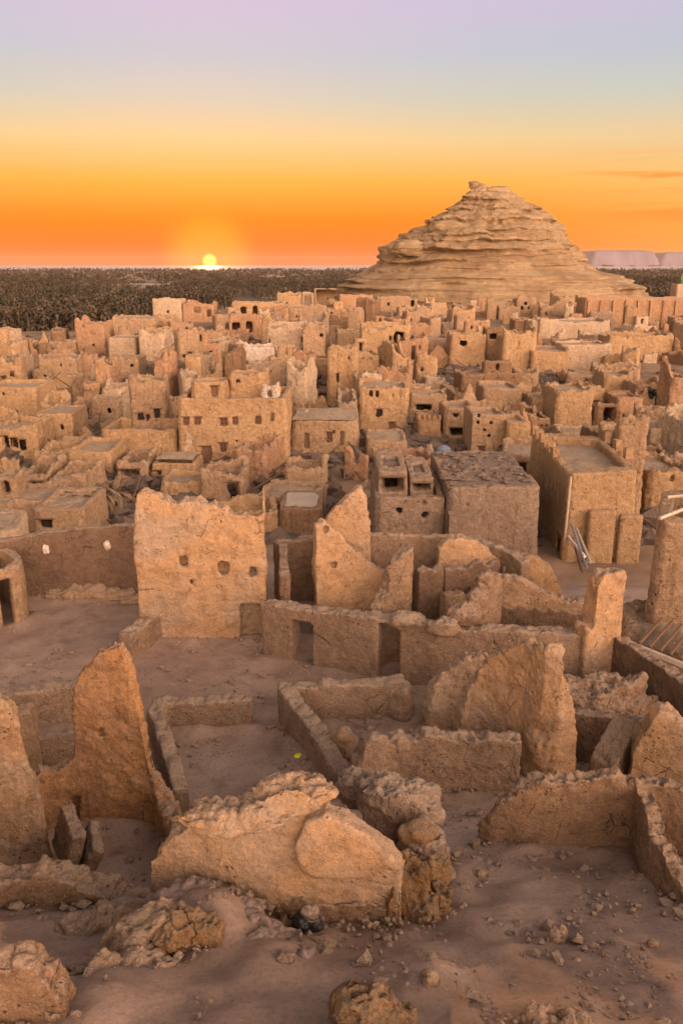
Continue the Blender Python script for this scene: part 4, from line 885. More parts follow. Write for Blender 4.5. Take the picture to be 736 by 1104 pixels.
H(573, 604, 430, 452, 7, 'tan', 'tan roofless shelter with a shaded back below the rubble bank', rag=.15, roof='open')
H(604, 648, 466, 482, 5, 'pale', 'low pale parapet house behind the fort-like terrace', rag=.1)
H(520, 560, 418, 448, 7, 'tan', 'plain rounded tan house between rubble bank and nine windows', rag=.06)
H(448, 472, 386, 414, 5, 'ochre', 'pointed ochre ruin with a single black hole near the rubble bank', ops=[(461, 407, 466, 412, 'h'), (453, 396, 456, 401, 'h')], rag=.55, roof='open')
H(215, 262, 511, 545, 6, 'tan', 'crumbled tan wall house in front of the two-storey house', ops=[(248, 520, 258, 544, 'h')], rag=.2, roof='open')
H(163, 212, 500, 520, 4, 'ochre', 'low pale vaulted shed before the two-storey house', ops=[(165, 507, 173, 519, 'h')], drop=-.3)
H(172, 228, 518, 540, 4, 'ochre', 'narrow blank ochre wall house below the vaulted shed', rag=.08)
H(305, 352, 507, 536, 5, 'tan', 'roofless tan house with a low dividing wall and a tall end post', ops=[(319, 513, 321, 522, 'h')], rag=.12, roof='open')
H(300, 348, 549, 580, 5, 'brown', 'small brown house with a pale plank-covered roof behind the first room', drop=.02, roofmat=M['wood_pale'])
H(125, 160, 497, 520, 6, 'tan', 'curved tan yard ruin with a dark hollow before the blank yard wall', rag=.35, roof='open', ops=[(128, 506, 150, 515, 'h')])
H(395, 440, 475, 497, 7, 'tan', 'low mound-roofed tan house above the rooftop rooms', rag=.1, drop=-.05)
H(96, 128, 430, 452, 6, 'tan', 'tan house with pole-fenced roof behind the pale-roofed cube', rag=.15, ops=wins([(118, 443), (122, 443)], 2.6, 'h', 2))
H(440, 482, 425, 446, 6, 'tan', 'low tan house with layered slab roofs behind the crenellated house', rag=.1, ops=[(446, 436, 465, 442, 'h')])
# ------------------------------------------------------------------ the crowd of smaller houses between them
land = [((250, 465), 'the two-storey house'), ((350, 470), 'the sagging pale roof'), ((370, 405), 'the three-slit tower'), ((413, 440), 'the square-windowed house'), ((463, 463), 'the crenellated house'),
        ((525, 465), 'the nine-windowed house'), ((645, 530), 'the fort-like house'), ((58, 463), 'the pale-roofed cube'), ((10, 437), 'the framed-window house'), ((96, 365), 'the tall reddish ruin'),
        ((180, 335), 'the high pale box'), ((278, 335), 'the ochre rampart'), ((352, 320), 'the highest skyline box'), ((310, 368), 'the big two-part house'), ((275, 385), 'the whitewashed ruin'),
        ((415, 370), 'the six-holed house'), ((505, 323), 'the cliff-foot windows'), ((560, 380), 'the crooked-slit wall'), ((630, 388), 'the narrow-windowed house'), ((690, 340), 'the orange fort wall'),
        ((690, 375), 'the sunken yard house'), ((618, 440), 'the crumbling blank house'), ((670, 420), 'the two-holed upright house'), ((60, 398), 'the three-holed house'), ((150, 480), 'the blank yard wall'),
        ((20, 478), 'the row of openings'), ((442, 560), 'the rooftop rooms'), ((477, 490), 'the water tank'), ((130, 376), 'the pale blank cube'), ((213, 336), 'the two-holed reddish ruin'),
        ((505, 378), 'the pair-walled ruin'), ((383, 330), 'the western hill-foot house'), ((338, 370), 'the narrow shadowed house'), ((445, 380), 'the gap-fronted ruin')]
clear = [(480, 612, 392, 424), (104, 192, 400, 424), (690, 760, 396, 436), (255, 310, 385, 400), (380, 480, 466, 500), (590, 640, 520, 620), (480, 580, 488, 530)]
n_fill = 0; tries = 0
while n_fill < 235 and tries < 9000:
    tries += 1
    yb = 336+250*rng.random()**1.5; xc = rng.uniform(-15, 752)
    if xc < 165 and yb < 374 or xc > 640 and yb < 352 or yb > 520 and 95 < xc < 660 and rng.random() < .8: continue
    if any(a < xc < b and c_ < yb < d for a, b, c_, d in clear): continue
    g = gp(xc, yb); Y = g[1]
    if Y < 50 or Y > 300: continue
    w = rng.choice([2.6, 3.5, 4.5, 5.5, 7, 9])*rng.uniform(.8, 1.2); dp = rng.uniform(3.5, 7); h = rng.choice([1.6, 2.4, 3.2, 4.2, 5.5, 6.5])*rng.uniform(.85, 1.15)
    if Y > 150: h *= 1.15
    cx, cy = g[0], Y+dp/2; r = .5*math.hypot(w, dp)*.85
    if any((cx-o[0])**2+(cy-o[1])**2 < (.66*(r+o[2]))**2 for o in occ): continue
    hw = w/2/Y*FPX*.97; x0, x1 = xc-hw, xc+hw; yt = to_px(g[0], Y, g[2]+h)[1]
    if yt < (352 if xc < 160 else 318 if 360 < xc < 640 else 330): continue
    bad = False
    for rx0, rx1, ry0, ry1, rY in rects:
        if rY > Y-1:
            ov = max(0, min(x1, rx1)-max(x0, rx0))*max(0, min(yb, ry1)-max(yt, ry0))
            if ov > .14*(rx1-rx0)*(ry1-ry0): bad = True; break
    if bad: continue
    kk = int(rng.integers(0, 5)) % 4; ops = []; nm_ = 'blank front'
    ruin = rng.random() < .5
    tint = str(rng.choice(['tan', 'ochre', 'pale', 'reddish', 'brown', 'grey'], p=[.3, .26, .12, .16, .1, .06]))
    hf = h-.35
    if kk and w > 3.2 and hf > 1.6:
        for q in range(kk):
            u = (q+1)/(kk+1)+rng.uniform(-.05, .05); zz = rng.uniform(.35, .6)*hf
            ops.append(('s', 0, u, rng.uniform(.45, .8), zz, rng.uniform(.5, 1.0), 'h' if ruin else 'w'))
        nm_ = ('one dark opening', 'two dark openings', 'three dark openings')[kk-1]
    for q in range(int(rng.integers(0, 5))):
        if hf > 2.2 and w > 3: ops.append(('s', int(rng.choice([0, 0, 1, 3])), rng.uniform(.12, .88), .34, rng.uniform(.55, .9)*hf, .34, 'h'))
    if rng.random() < .4 and w > 4 and h > 2.6 and not kk:
        ops.append(('s', 0, rng.uniform(.25, .75), .9, .05, 1.7, 'h' if ruin else 'd')); nm_ = 'a dark doorway'
    size = 'tall' if h > 4.6 else 'low' if h < 2.5 else 'long' if w > 7.5 else 'narrow' if w < 4.2 else 'square'
    st = 'roofless ruin' if ruin else 'flat-roofed house'
    ds = sorted((math.hypot(xc-p[0], (yb-8-p[1])*1.4), p, t_) for p, t_ in land)
    (d0, p0, l0) = ds[0]
    rel = 'behind' if yb < p0[1]-10 else 'in front of' if yb > p0[1]+22 else 'beside'
    lab = f'{size} {tint} {st} with {nm_} {rel} {l0}'
    if lab in used: lab = f'{size} {tint} {st} with {nm_} between {l0} and {ds[1][2]}'
    if lab in used or len(lab.split()) > 16: continue
    H(x0, x1, yt, yb, dp, tint, lab, rag=rng.uniform(.3, .7) if ruin else rng.uniform(.02, .15), roof='open' if ruin else 'flat', ops=ops, yaw=rng.uniform(-.35, .35), name='ruined_house' if ruin else 'mud_house', group='small mud houses of the old town', hand=False, Y=Y)
    n_fill += 1
    tt_ = [o for o in C.objects if o.get('label') == lab][0]
    if not ruin and w > 4.5 and rng.random() < .45:
        zr_ = g[2]+h-.5; rw_ = rng.uniform(.3, .5)*(x1-x0); rx_ = rng.uniform(x0+.12*(x1-x0), x1-.12*(x1-x0)-rw_)
        H(rx_, rx_+rw_, yt-rng.uniform(1.2, 2.2)/Y*FPX, yt, dp*.4, tint, None, parent=tt_, Y=Y+dp*.42, z0=zr_-.3, rag=.1, drop=.3, ops=[('s', 0, .5, .6, 0.1, 1.3, 'h')])
    if not ruin and rng.random() < .35:
        for q in range(4):
            u_ = (q+.7)/4.4; xw = (at_y(x0, yb, Y)[0])*(1-u_)+at_y(x1, yb, Y)[0]*u_
            V, F = tube((xw, Y-.4, g[2]+h-.75), (xw, Y+.3, g[2]+h-.7), .09, .09, 5); mesh_np('log_end', V, F, M['wood'], parent=tt_)
print('FILL', n_fill, tries)

# broken free-standing wall stubs between the houses
n_w = 0; tries = 0
while n_w < 125 and tries < 7000:
    tries += 1
    yb = 342+215*rng.random()**1.3; xc = rng.uniform(-10, 746)
    if xc < 165 and yb < 376 or xc > 640 and yb < 352 or yb > 525 and 95 < xc < 660: continue
    if any(a < xc < b and c_ < yb < d for a, b, c_, d in clear[2:]): continue
    g = gp(xc, yb); Y = g[1]
    if not 52 < Y < 290: continue
    if yb-16 < (356 if xc < 160 else 322 if 360 < xc < 640 else 0): continue
    Lw = rng.uniform(1.3, 5.0); h = rng.uniform(1.5, 4.8); a = rng.uniform(-.7, .7)
    d = np.array([math.cos(a), math.sin(a)])*Lw/2; c2 = np.array(g[:2])
    hw = Lw/2/Y*FPX; yt = to_px(g[0], Y, g[2]+h)[1]
    if any(rY > Y-1 and max(0, min(xc+hw, rx1)-max(xc-hw, rx0))*max(0, min(yb, ry1)-max(yt, ry0)) > .10*(rx1-rx0)*(ry1-ry0) for rx0, rx1, ry0, ry1, rY in rects): continue
    if any((c2[0]-o[0])**2+(c2[1]-o[1])**2 < (.5*o[2]+.5)**2 for o in occ): continue
    shape = str(rng.choice(['pointed', 'slanting', 'jagged', 'square-topped', 'notched'])); tint = str(rng.choice(['tan', 'ochre', 'pale', 'reddish', 'brown']))
    size = 'tall' if h > 3.6 else 'low' if h < 2.5 else 'waisted' if False else 'mid-height'
    ds = sorted((math.hypot(xc-p[0], (yb-8-p[1])*1.4), p, t_) for p, t_ in land); p0, l0 = ds[0][1], ds[0][2]
    rel = 'behind' if yb < p0[1]-10 else 'in front of' if yb > p0[1]+22 else 'beside'
    lab = f'{size} {shape} {tint} broken wall standing {rel} {l0}'
    if lab in used: lab = f'{size} {shape} {tint} broken wall between {l0} and {ds[1][2]}'
    if lab in used: continue
    ln = Line([c2-d, c2+d]); z = g[2]
    pr = {'pointed': [(0, .35), (.4, 1), (.55, .95), (1, .3)], 'slanting': [(0, 1), (.25, .9), (1, .3)], 'jagged': [(0, .5), (.2, .9), (.35, .6), (.6, 1), (.75, .55), (1, .7)], 'square-topped': [(0, .95), (1, 1)], 'notched': [(0, 1), (.3, .95), (.36, .5), (.62, .5), (.7, .9), (1, .85)]}[shape]
    ps = wall(ln, tuple((u*Lw, z+h*v) for u, v in pr), th=rng.uniform(.45, .8), rag=.10, step=.3)
    if rng.random() < .4:
        e2 = c2+d*rng.choice([-1, 1]); ln2 = Line([e2, e2+np.array([-math.sin(a), math.cos(a)])*rng.uniform(1.5, 3)])
        ps += wall(ln2, ((0, z+h*.8), (ln2.L, z+h*.35)), th=.5, rag=.1, step=.3)
    mud('ruined_wall', lab, 'ruined wall', ps, TOWN[tint], max(.12, Y/750), amp=(.12, .12, .04), chunk=(1.7, .22), group='broken walls standing among the town houses')
    used.add(lab); n_w += 1
print('WALLS', n_w, tries)
# ------------------------------------------------------------------ ground sheet
def axis(parts):
    out = []
    for a, b, n in parts: out += list(np.linspace(a, b, n, endpoint=False))
    return np.array(out)
xs = axis([(-11000, -2000, 10), (-2000, -260, 30), (-260, -40, 70), (-40, -13, 50), (-13, 13, 175), (13, 40, 50), (40, 260, 70), (260, 2000, 30), (2000, 11001, 10)]); xs = np.append(xs, 11000)
ys = axis([(-200, 4, 30), (4, 24, 150), (24, 36, 50), (36, 120, 110), (120, 420, 130), (420, 3200, 60), (3200, 16000, 10)]); ys = np.append(ys, 16000)
X, Y_ = np.meshgrid(xs, ys); Z = terr(X, Y_); P = np.column_stack([X.ravel(), Y_.ravel(), np.zeros(X.size)])
near_w = np.clip((40-P[:, 1])/8, 0, 1); slope_w = np.clip((13-P[:, 1])/2, 0, 1)*near_w
dz = near_w*(.05*fbm(P, .9, 3)+.02*fbm(P, 4, 3))+slope_w*(.10*fbm(P+40, .7, 3)+.05*fbm(P, 2.5, 3))+(1-near_w)*(.5*fbm(P, .05, 3)+.12*fbm(P, .4, 2))*np.clip(1-(P[:, 1]-350)/100, 0, 1)
from mathutils.kdtree import KDTree
bp = np.concatenate([ln.pos(np.arange(0, ln.L, .12)) for ln, _ in LINES if ln.P[:, 1].mean() < 34]); kd_ = KDTree(len(bp))
for i_, q in enumerate(bp): kd_.insert((q[0], q[1], 0), i_)
kd_.balance(); sel = np.where((P[:, 1] > 5) & (P[:, 1] < 34) & (np.abs(P[:, 0]) < 15))[0]
dist = np.array([kd_.find((P[i_, 0], P[i_, 1], 0))[2] for i_ in sel]); bank = np.zeros(len(P))
bank[sel] = (.13*np.exp(-(dist/.36)**2)+.02*np.exp(-(dist/.9)**2))*np.clip((P[sel, 1]-10.2)/1.2, .12, 1)*np.clip(.75+1.1*fbm(P[sel], .8, 3), .1, 1.7)
Zf = Z.ravel()+dz+bank
ny, nx = X.shape; I = np.arange(nx*ny).reshape(ny, nx)
F = np.stack([I[:-1, :-1], I[:-1, 1:], I[1:, 1:], I[1:, :-1]], -1).reshape(-1, 4)
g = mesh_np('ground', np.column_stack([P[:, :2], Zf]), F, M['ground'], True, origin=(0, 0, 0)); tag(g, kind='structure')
# salt lake and table mountains on the horizon
m, t, b = nt_new('lake'); k = NB(t); n_ = k.noise(k.pos((1, .15, 1)), .004, 4)
k.l(k.mix(k.ramp(n_, .4, .6), (.46, .38, .37), (.36, .31, .33)), b.inputs['Base Color']); b.inputs['Roughness'].default_value = .6
V = np.array([[-10500, 3250, -7.6], [10500, 3250, -7.6], [10500, 15500, -7.6], [-10500, 15500, -7.6]]); tag(mesh_np('water', V, [(0, 1, 2, 3)], m, origin=(0, 0, 0)), kind='structure')
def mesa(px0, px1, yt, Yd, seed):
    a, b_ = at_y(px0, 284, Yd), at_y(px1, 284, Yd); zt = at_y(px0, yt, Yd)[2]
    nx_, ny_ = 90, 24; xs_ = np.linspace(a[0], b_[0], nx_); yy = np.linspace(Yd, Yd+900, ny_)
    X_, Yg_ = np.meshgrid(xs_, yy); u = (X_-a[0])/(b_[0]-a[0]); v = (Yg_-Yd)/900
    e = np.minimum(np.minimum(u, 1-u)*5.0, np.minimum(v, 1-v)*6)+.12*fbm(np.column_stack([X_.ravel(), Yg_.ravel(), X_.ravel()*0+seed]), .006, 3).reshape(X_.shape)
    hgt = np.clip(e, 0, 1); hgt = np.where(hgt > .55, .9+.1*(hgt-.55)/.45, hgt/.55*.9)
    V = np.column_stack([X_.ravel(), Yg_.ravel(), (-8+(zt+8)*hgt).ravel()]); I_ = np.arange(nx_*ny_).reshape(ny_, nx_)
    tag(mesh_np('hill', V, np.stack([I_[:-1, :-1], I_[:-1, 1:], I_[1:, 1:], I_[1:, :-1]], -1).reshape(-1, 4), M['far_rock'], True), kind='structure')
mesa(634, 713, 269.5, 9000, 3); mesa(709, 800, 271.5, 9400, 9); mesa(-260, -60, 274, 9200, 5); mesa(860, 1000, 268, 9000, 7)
# ------------------------------------------------------------------ layered rock hill
YH = 330.0
prof = [(332, 362, 700), (320, 362, 694), (313, 364, 688), (308, 364, 684), (305, 372, 676), (301, 376, 668), (297, 384, 658), (293, 392, 645), (289, 399, 637), (285, 405, 632), (280, 408, 627), (275, 409, 622), (270, 409, 616),
        (266, 411, 612), (262, 418, 610), (258, 426, 607), (254, 434, 603), (250, 446, 600), (246, 455, 598), (242, 458, 594), (238, 460, 592), (234, 468, 588), (230, 474, 584), (226, 482, 579), (222, 490, 573), (218, 496, 567), (214, 501, 561), (210, 505, 555), (207, 507, 551), (204, 509, 547)]
zp = np.array([at_y(525, r, YH)[2] for r, a, b_ in prof]); lx = np.array([at_y(a, r, YH)[0] for r, a, b_ in prof]); rx = np.array([at_y(b_, r, YH)[0] for r, a, b_ in prof])
nz, nt = 250, 380
zz = np.linspace(zp[0], zp[-1], nz); lxx = np.interp(zz, zp, lx); rxx = np.interp(zz, zp, rx)
th = np.linspace(0, 2*math.pi, nt, endpoint=False); V = []
cx0 = at_y(527, 204, YH)[0]
for j in range(nz):
    c = (lxx[j]+rxx[j])/2; c = c*.6+cx0*.4
    rl, rr = c-lxx[j], rxx[j]-c
    k = (np.cos(th)+1)/2; r = rl*(1-k)+rr*k; ry = (rl+rr)/2*.95
    rad = np.sqrt((r*np.cos(th))**2+(ry*np.sin(th))**2)
    V.append(np.column_stack([c+rad*np.cos(th)*1.0, YH+rad*np.sin(th), np.full(nt, zz[j])]))
V = np.concatenate(V)
Q = V*np.array([.03, .03, .55]); warp = V[:, 2]+1.0*fbm(V, .03, 2)
s1 = fbm(np.column_stack([V[:, 0]*.012, V[:, 1]*.012, warp*.33]), 1, 3)
lw = .35+.9*np.clip(.5+fbm(V+50, .045, 2), 0, 1.2)
ledge = lw*(1.6*np.tanh(2.4*s1))+lw*.55*np.clip(np.sin(warp*1.15+1.4*fbm(V, .025, 2)), -1, .35)+.18*np.sin(warp*3.3+2.5*fbm(V, .04, 2))
uph = np.clip((V[:, 2]-10)/16, 0, 1)
for gr_, gd, gw in ((304.5, 2.6, .55), (299, 1.6, .4), (292, 1.4, .5), (284, 1.8, .7), (272.5, 3.2, .8), (262, 1.5, .5), (251, 1.6, .6), (242, 3.0, .8), (229, 2.0, .6), (217, 2.2, .6)):
    zg = at_y(525, gr_, YH)[2]; md = np.clip(.55+.9*fbm(V+zg*7, .035, 3), 0, 1.3); ledge = ledge-1.25*gd*md*np.exp(-((V[:, 2]+.7*fbm(V+3, .03, 2)-zg)/gw)**2)+.45*gd*md*np.exp(-((V[:, 2]-zg-1.6*gw)/(1.3*gw))**2)
rough = (.9+1.7*uph)*fbm(V, .07, 5, .55)+(.5+1.7*uph)*(np.abs(fbm(V, .16, 3))-.25)+.5*pnoise(V*.7)
ax = np.array([cx0, YH]); dirv = V[:, :2]-ax; rr_ = np.linalg.norm(dirv, axis=1); dirv /= np.maximum(rr_, 1e-3)[:, None]
amp_ = np.clip(rr_/10, .3, 1)
V[:, :2] += dirv*((ledge+rough)*amp_)[:, None]; V[:, 2] += (.3+.9*uph)*fbm(V+9, .10, 4)
F = [(j*nt+i, j*nt+(i+1) % nt, (j+1)*nt+(i+1) % nt, (j+1)*nt+i) for j in range(nz-1) for i in range(nt)]
V = np.vstack([V, [cx0, YH, zp[-1]+.4]]); F += [((nz-1)*nt+i, (nz-1)*nt+(i+1) % nt, nz*nt) for i in range(nt)]
ps = [(V, F)]
def hl(px, py, dy, r, rough=.3): p = at_y(px, py, YH+dy); return lump(p, r, sub=3, rough=rough)
ps += [hl(512, 200, 0, (2.2, 2.0, 1.5)), hl(509, 197, 0, (1.5, 1.2, .6)), hl(519, 203, -1, (2.3, 2.2, 1.4)), hl(530, 206, -2, (3.6, 2.6, 1.6)), hl(541, 206, -1, (3.0, 2.5, 1.7)), hl(536, 214, -5, (4.5, 3, 1.8)), hl(522, 214, -5, (3.5, 3, 2.0)),
       hl(443, 268, -24, (5.5, 4, 2.6), .45), hl(432, 272, -20, (3.5, 3, 2), .45), hl(560, 273, -29, (7, 4, 3), .5), hl(590, 270, -24, (5, 4, 3), .5), hl(545, 232, -14, (6, 4, 3)), hl(592, 244, -6, (4, 4, 3)), hl(575, 238, -10, (4, 4, 3.5)), hl(480, 245, -18, (6, 4, 2.4))]
V, F = join(ps); tag(mesh_np('hill', V, F, M['rock'], True), kind='structure')
# ------------------------------------------------------------------ palms
def frond_set(nf, ln, droop, w, lift=(.1, 1.0), seed=0, sg=4):
    r = np.random.default_rng(seed); Vs, Fs = [], []
    for k in range(nf):
        a = 2*math.pi*k/nf*1.0+r.uniform(-.3, .3); e = r.uniform(*lift); L_ = ln*r.uniform(.8, 1.15)
        d = np.array([math.cos(a), math.sin(a)]); s_ = np.array([-d[1], d[0]]); p = np.array([0., 0., 0.]); el = e; pts = [p]
        for q in range(sg):
            p = p+np.array([d[0]*math.cos(el), d[1]*math.cos(el), math.sin(el)])*L_/sg; el -= droop*4/sg*r.uniform(.7, 1.3); pts.append(p)
        ww = [w*.35, w, w*.95, w*.6, .02] if sg == 4 else [w*.4, w, .05]; b0 = len(Vs)
        for q, pt in enumerate(pts):
            Vs += [pt+np.array([*(s_*ww[q]), -.25*ww[q]]), pt, pt-np.array([*(s_*ww[q]), .25*ww[q]])]
        for q in range(sg):
            i = b0+q*3; Fs += [(i, i+1, i+4, i+3), (i+1, i+2, i+5, i+4)]
    return np.array(Vs), Fs
def palm(x, y, h, label, dry=False, nf=26, ln=3.0):
    z = tz(x, y); t = empty('palm_tree', (x, y, z), label, 'palm tree')
    b = np.array([x, y, z]); ps = []; pts = [b+np.array([.25*math.sin(q*.7), .1*q/5, h*q/5]) for q in range(6)]
    for q in range(5): ps.append(tube(pts[q]-np.array([0, 0, .2 if q == 0 else .05]), pts[q+1], .26-.02*q, .24-.02*q, 8))
    V, F = join(ps); mesh_np('trunk', V, F, M['trunk'], parent=t)
    V, F = frond_set(nf, ln, .42, .26, (-.3, 1.3), seed=int(abs(x*7+y))); V2, F2 = frond_set(nf, ln*.9, .55, .2, (-.9, .3), seed=int(abs(x*9+y)))
    V, F = join([(V+pts[-1], F), (V2+pts[-1], F2)]); mesh_np('crown', V, F, M['dry_frond'] if dry else M['frond'], parent=t)
    return t
for px, py, h, w in ((700, 446, 2.6, 'dark palm standing highest of the clump beside the two-holed upright house'), (718, 443, 2.2, 'dark palm at the frame-edge end of the clump beside the pale road'), (709, 449, 1.9, 'shortest dark palm in the middle of the clump by the pale road')):
    p = gp(px, py); palm(p[0], p[1], h, w, ln=1.7)
for px, py, h, w in ((92, 566, 1.6, 'dry brown palm behind the long low tan house'), (112, 560, 2.0, 'dry drooping brown palm nearest the tall orange plaster wall'), (128, 548, 1.2, 'small dry palm bush farther back from the orange plaster wall')):
    p = gp(px, py); palm(p[0], p[1], h, w, dry=True, nf=18, ln=2.2)
tV, tF = frond_set(9, 2.3, .45, .5, (-.5, 1.1), seed=3, sg=2); tF = np.array(tF)
uV, uF = frond_set(7, 3.4, .6, 1.0, (-.6, 1.2), seed=5, sg=2); uF = np.array(uF)
def grove(cx, cy, hs, tV, tF, sc):
    n = len(cx); a = rng.uniform(0, 6.28, n); ca, sa = np.cos(a), np.sin(a)
    X = (tV[None, :, 0]*ca[:, None]-tV[None, :, 1]*sa[:, None])*sc[:, None]+cx[:, None]; Yv = (tV[None, :, 0]*sa[:, None]+tV[None, :, 1]*ca[:, None])*sc[:, None]+cy[:, None]
    hs = hs+3.5*np.clip(fbm(np.column_stack([cx, cy, cx*0]), .02, 3), -.6, 1)
    Zv = tV[None, :, 2]*sc[:, None]+(terr(cx, cy)+hs)[:, None]
    V = np.stack([X, Yv, Zv], -1).reshape(-1, 3); F = (tF[None]+(np.arange(n)*len(tV))[:, None, None]).reshape(-1, tF.shape[1]); return V, F
def scatter(n, y0, y1, pw=1.0):
    yy = y0+(y1-y0)*rng.random(n)**pw; px = rng.uniform(-70, 806, n); lf = px < 170; yy = np.where(lf & (y0 < 500), 232+(yy-y0)*(y1-232)/(y1-y0), yy); xx = (px-368)/FPX*yy
    keep = ((xx-at_y(527, 300, 330)[0])**2/(75**2)+(yy-330)**2/75**2 > 1)
    dens = fbm(np.column_stack([xx, yy*.6, yy*0]), .006, 3)
    keep &= ~((px < 172) & (yy < 300) & (xx > -64-.0*yy))
    keep &= dens > -.15+.15*(px > 640)
    keep &= ~((yy < 345+.12*np.abs(xx)) & (px > 165) & (px < 640))
    return xx[keep], yy[keep]
xx, yy = scatter(15000, 318, 900, 1.3); hs = rng.uniform(3.5, 9, len(xx)); ga = grove(xx, yy, hs, tV, tF, rng.uniform(.8, 1.2, len(xx)))
x2, y2 = scatter(11000, 880, 3300, 1.4); gb = grove(x2, y2, rng.uniform(2.5, 8, len(x2)), uV, uF, rng.uniform(.9, 1.7, len(x2)))
# trunks of the nearer palms
nt_ = yy < 600; bx = np.array([[-.22, -.22, 0], [.22, -.22, 0], [.22, .22, 0], [-.22, .22, 0], [-.18, -.18, 1], [.18, -.18, 1], [.18, .18, 1], [-.18, .18, 1]])
n = int(nt_.sum()); V = np.repeat(bx[None], n, 0); V[:, :, 0] += xx[nt_][:, None]; V[:, :, 1] += yy[nt_][:, None]; V[:, :, 2] = V[:, :, 2]*hs[nt_][:, None]+terr(xx[nt_], yy[nt_])[:, None]-.1*(V[:, :, 2] < .5)
Ft = np.array([(0, 1, 5, 4), (1, 2, 6, 5), (2, 3, 7, 6), (3, 0, 4, 7)]); gt = (V.reshape(-1, 3), (Ft[None]+(np.arange(n)*8)[:, None, None]).reshape(-1, 4))
Vall = np.concatenate([ga[0], gb[0], gt[0]]); Fall = np.concatenate([ga[1], gb[1]+len(ga[0]), gt[1]+len(ga[0])+len(gb[0])])
grv, gt_, gb_ = nt_new('grove'); gk = NB(gt_); gpz = gk.pos(); n1 = gk.noise(gpz, .014, 5, .65); n2 = gk.noise(gpz, .22, 4, .7)
gc = gk.mix(gk.ramp(n1, .42, .60), (.062, .052, .035), (.105, .076, .050)); gc = gk.mix(gk.ramp(n2, .45, .70, 0, .7), gc, (.025, .024, .017)); gc = gk.mix(gk.ramp(n2, .45, .28, 0, .5), gc, (.16, .12, .075)); gk.l(gc, gb_.inputs['Base Color'])
tag(mesh_np('palm_grove', Vall, Fall, grv, origin=(0, 0, -8)), 'dark oasis palm grove stretching to the horizon beyond the town', 'palm grove', kind='stuff')
# ------------------------------------------------------------------ loose stones
rV, rF = ico(1); rF = np.array(rF)
def stones(n, fx, smin, smax, mat, name, label, cat):
    P = fx(n); n = len(P); s = smin*(smax/smin)**(rng.random(n)**2.2)
    V = rV[None]*(1+.35*rng.normal(size=(n, len(rV), 1)).clip(-1, 1))*s[:, None, None]*rng.uniform(.6, 1.3, (n, 1, 3))
    V[:, :, 2] *= .7; V = V+P[:, None, :]; V[:, :, 2] += (s*.15)[:, None]
    F = (rF[None]+(np.arange(n)*len(rV))[:, None, None]).reshape(-1, 3)
    tag(mesh_np(name, V.reshape(-1, 3), F, mat), label, cat, kind='stuff')
def near_pts(n):
    y = rng.uniform(6.5, 26, n); x = rng.uniform(-.5, .5, n)*y*1.0; d = fbm(np.column_stack([x, y, y*0]), .45, 3); kp = d > .0
    x, y = x[kp], y[kp]; return np.column_stack([x, y, terr(x, y)+.02])
stones(15000, near_pts, .006, .045, M['dust'], 'gravel', 'loose gravel and pebbles on the bare floors', 'gravel')
stones(2400, near_pts, .025, .13, M['mudgrey'], 'clods', 'fallen mud clods lying on the bare floors', 'clods')
def base_pts(n):
    out = []
    for ln, sd_ in LINES:
        if ln.P[:, 1].mean() > 33: continue
        m = int(ln.L*26); t = rng.uniform(0, ln.L, m); p = ln.pos(t); nn = ln.nrm(t)*sd_; off_ = np.abs(rng.normal(size=(m, 1)))*.30; p = p-nn*(off_-.02); out.append(np.column_stack([p, terr(p[:, 0], p[:, 1])+.09*np.exp(-(off_[:, 0]/.36)**2)]))
    return np.concatenate(out)
stones(0, base_pts, .012, .11, M['mudgrey'], 'clods', 'crumbled mud fallen along the feet of the ruined walls', 'clods')
def town_pts(n):
    px = rng.uniform(-20, 756, n); py = 345+245*rng.random(n)**1.0
    d = fbm(np.column_stack([px*.02, py*.045, px*0]), 1, 3); kp = (d > .05) | ((px > 480) & (px < 612) & (py > 390) & (py < 418)) | ((px > 100) & (px < 192) & (py > 398) & (py < 420))
    pz = np.concatenate([rng.uniform(480, 612, 2200), rng.uniform(104, 192, 1200), rng.uniform(380, 480, 700), rng.uniform(0, 60, 500)]); pw_ = np.concatenate([rng.uniform(392, 420, 2200), rng.uniform(402, 422, 1200), rng.uniform(470, 498, 700), rng.uniform(388, 410, 500)])
    Q = gp_many(np.concatenate([px[kp], pz]), np.concatenate([py[kp], pw_])); Q = Q[(Q[:, 1] > 46) & (Q[:, 1] < 300)]; return Q
stones(15000, town_pts, .14, 1.2, M['rubble'], 'rubble', 'grey-brown rubble strewn between the town houses', 'rubble')
def beams(n):
    ps = []
    for _ in range(n):
        px, py = (rng.uniform(-10, 745), 380+190*rng.random()); p = np.array(gp(px, py))
        if not 50 < p[1] < 220: continue
        a = rng.uniform(0, 6.28); e = rng.uniform(-.1, .7); L_ = rng.uniform(1.5, 4); d = np.array([math.cos(a)*math.cos(e), math.sin(a)*math.cos(e), math.sin(e)])
        ps.append(tube(p+np.array([0, 0, .2]), p+d*L_+np.array([0, 0, .3]), .1, .07, 5))
    V, F = join(ps); tag(mesh_np('debris', V, F, M['wood']), 'fallen palm-log beams scattered among the ruins', 'debris', kind='stuff')
beams(420)
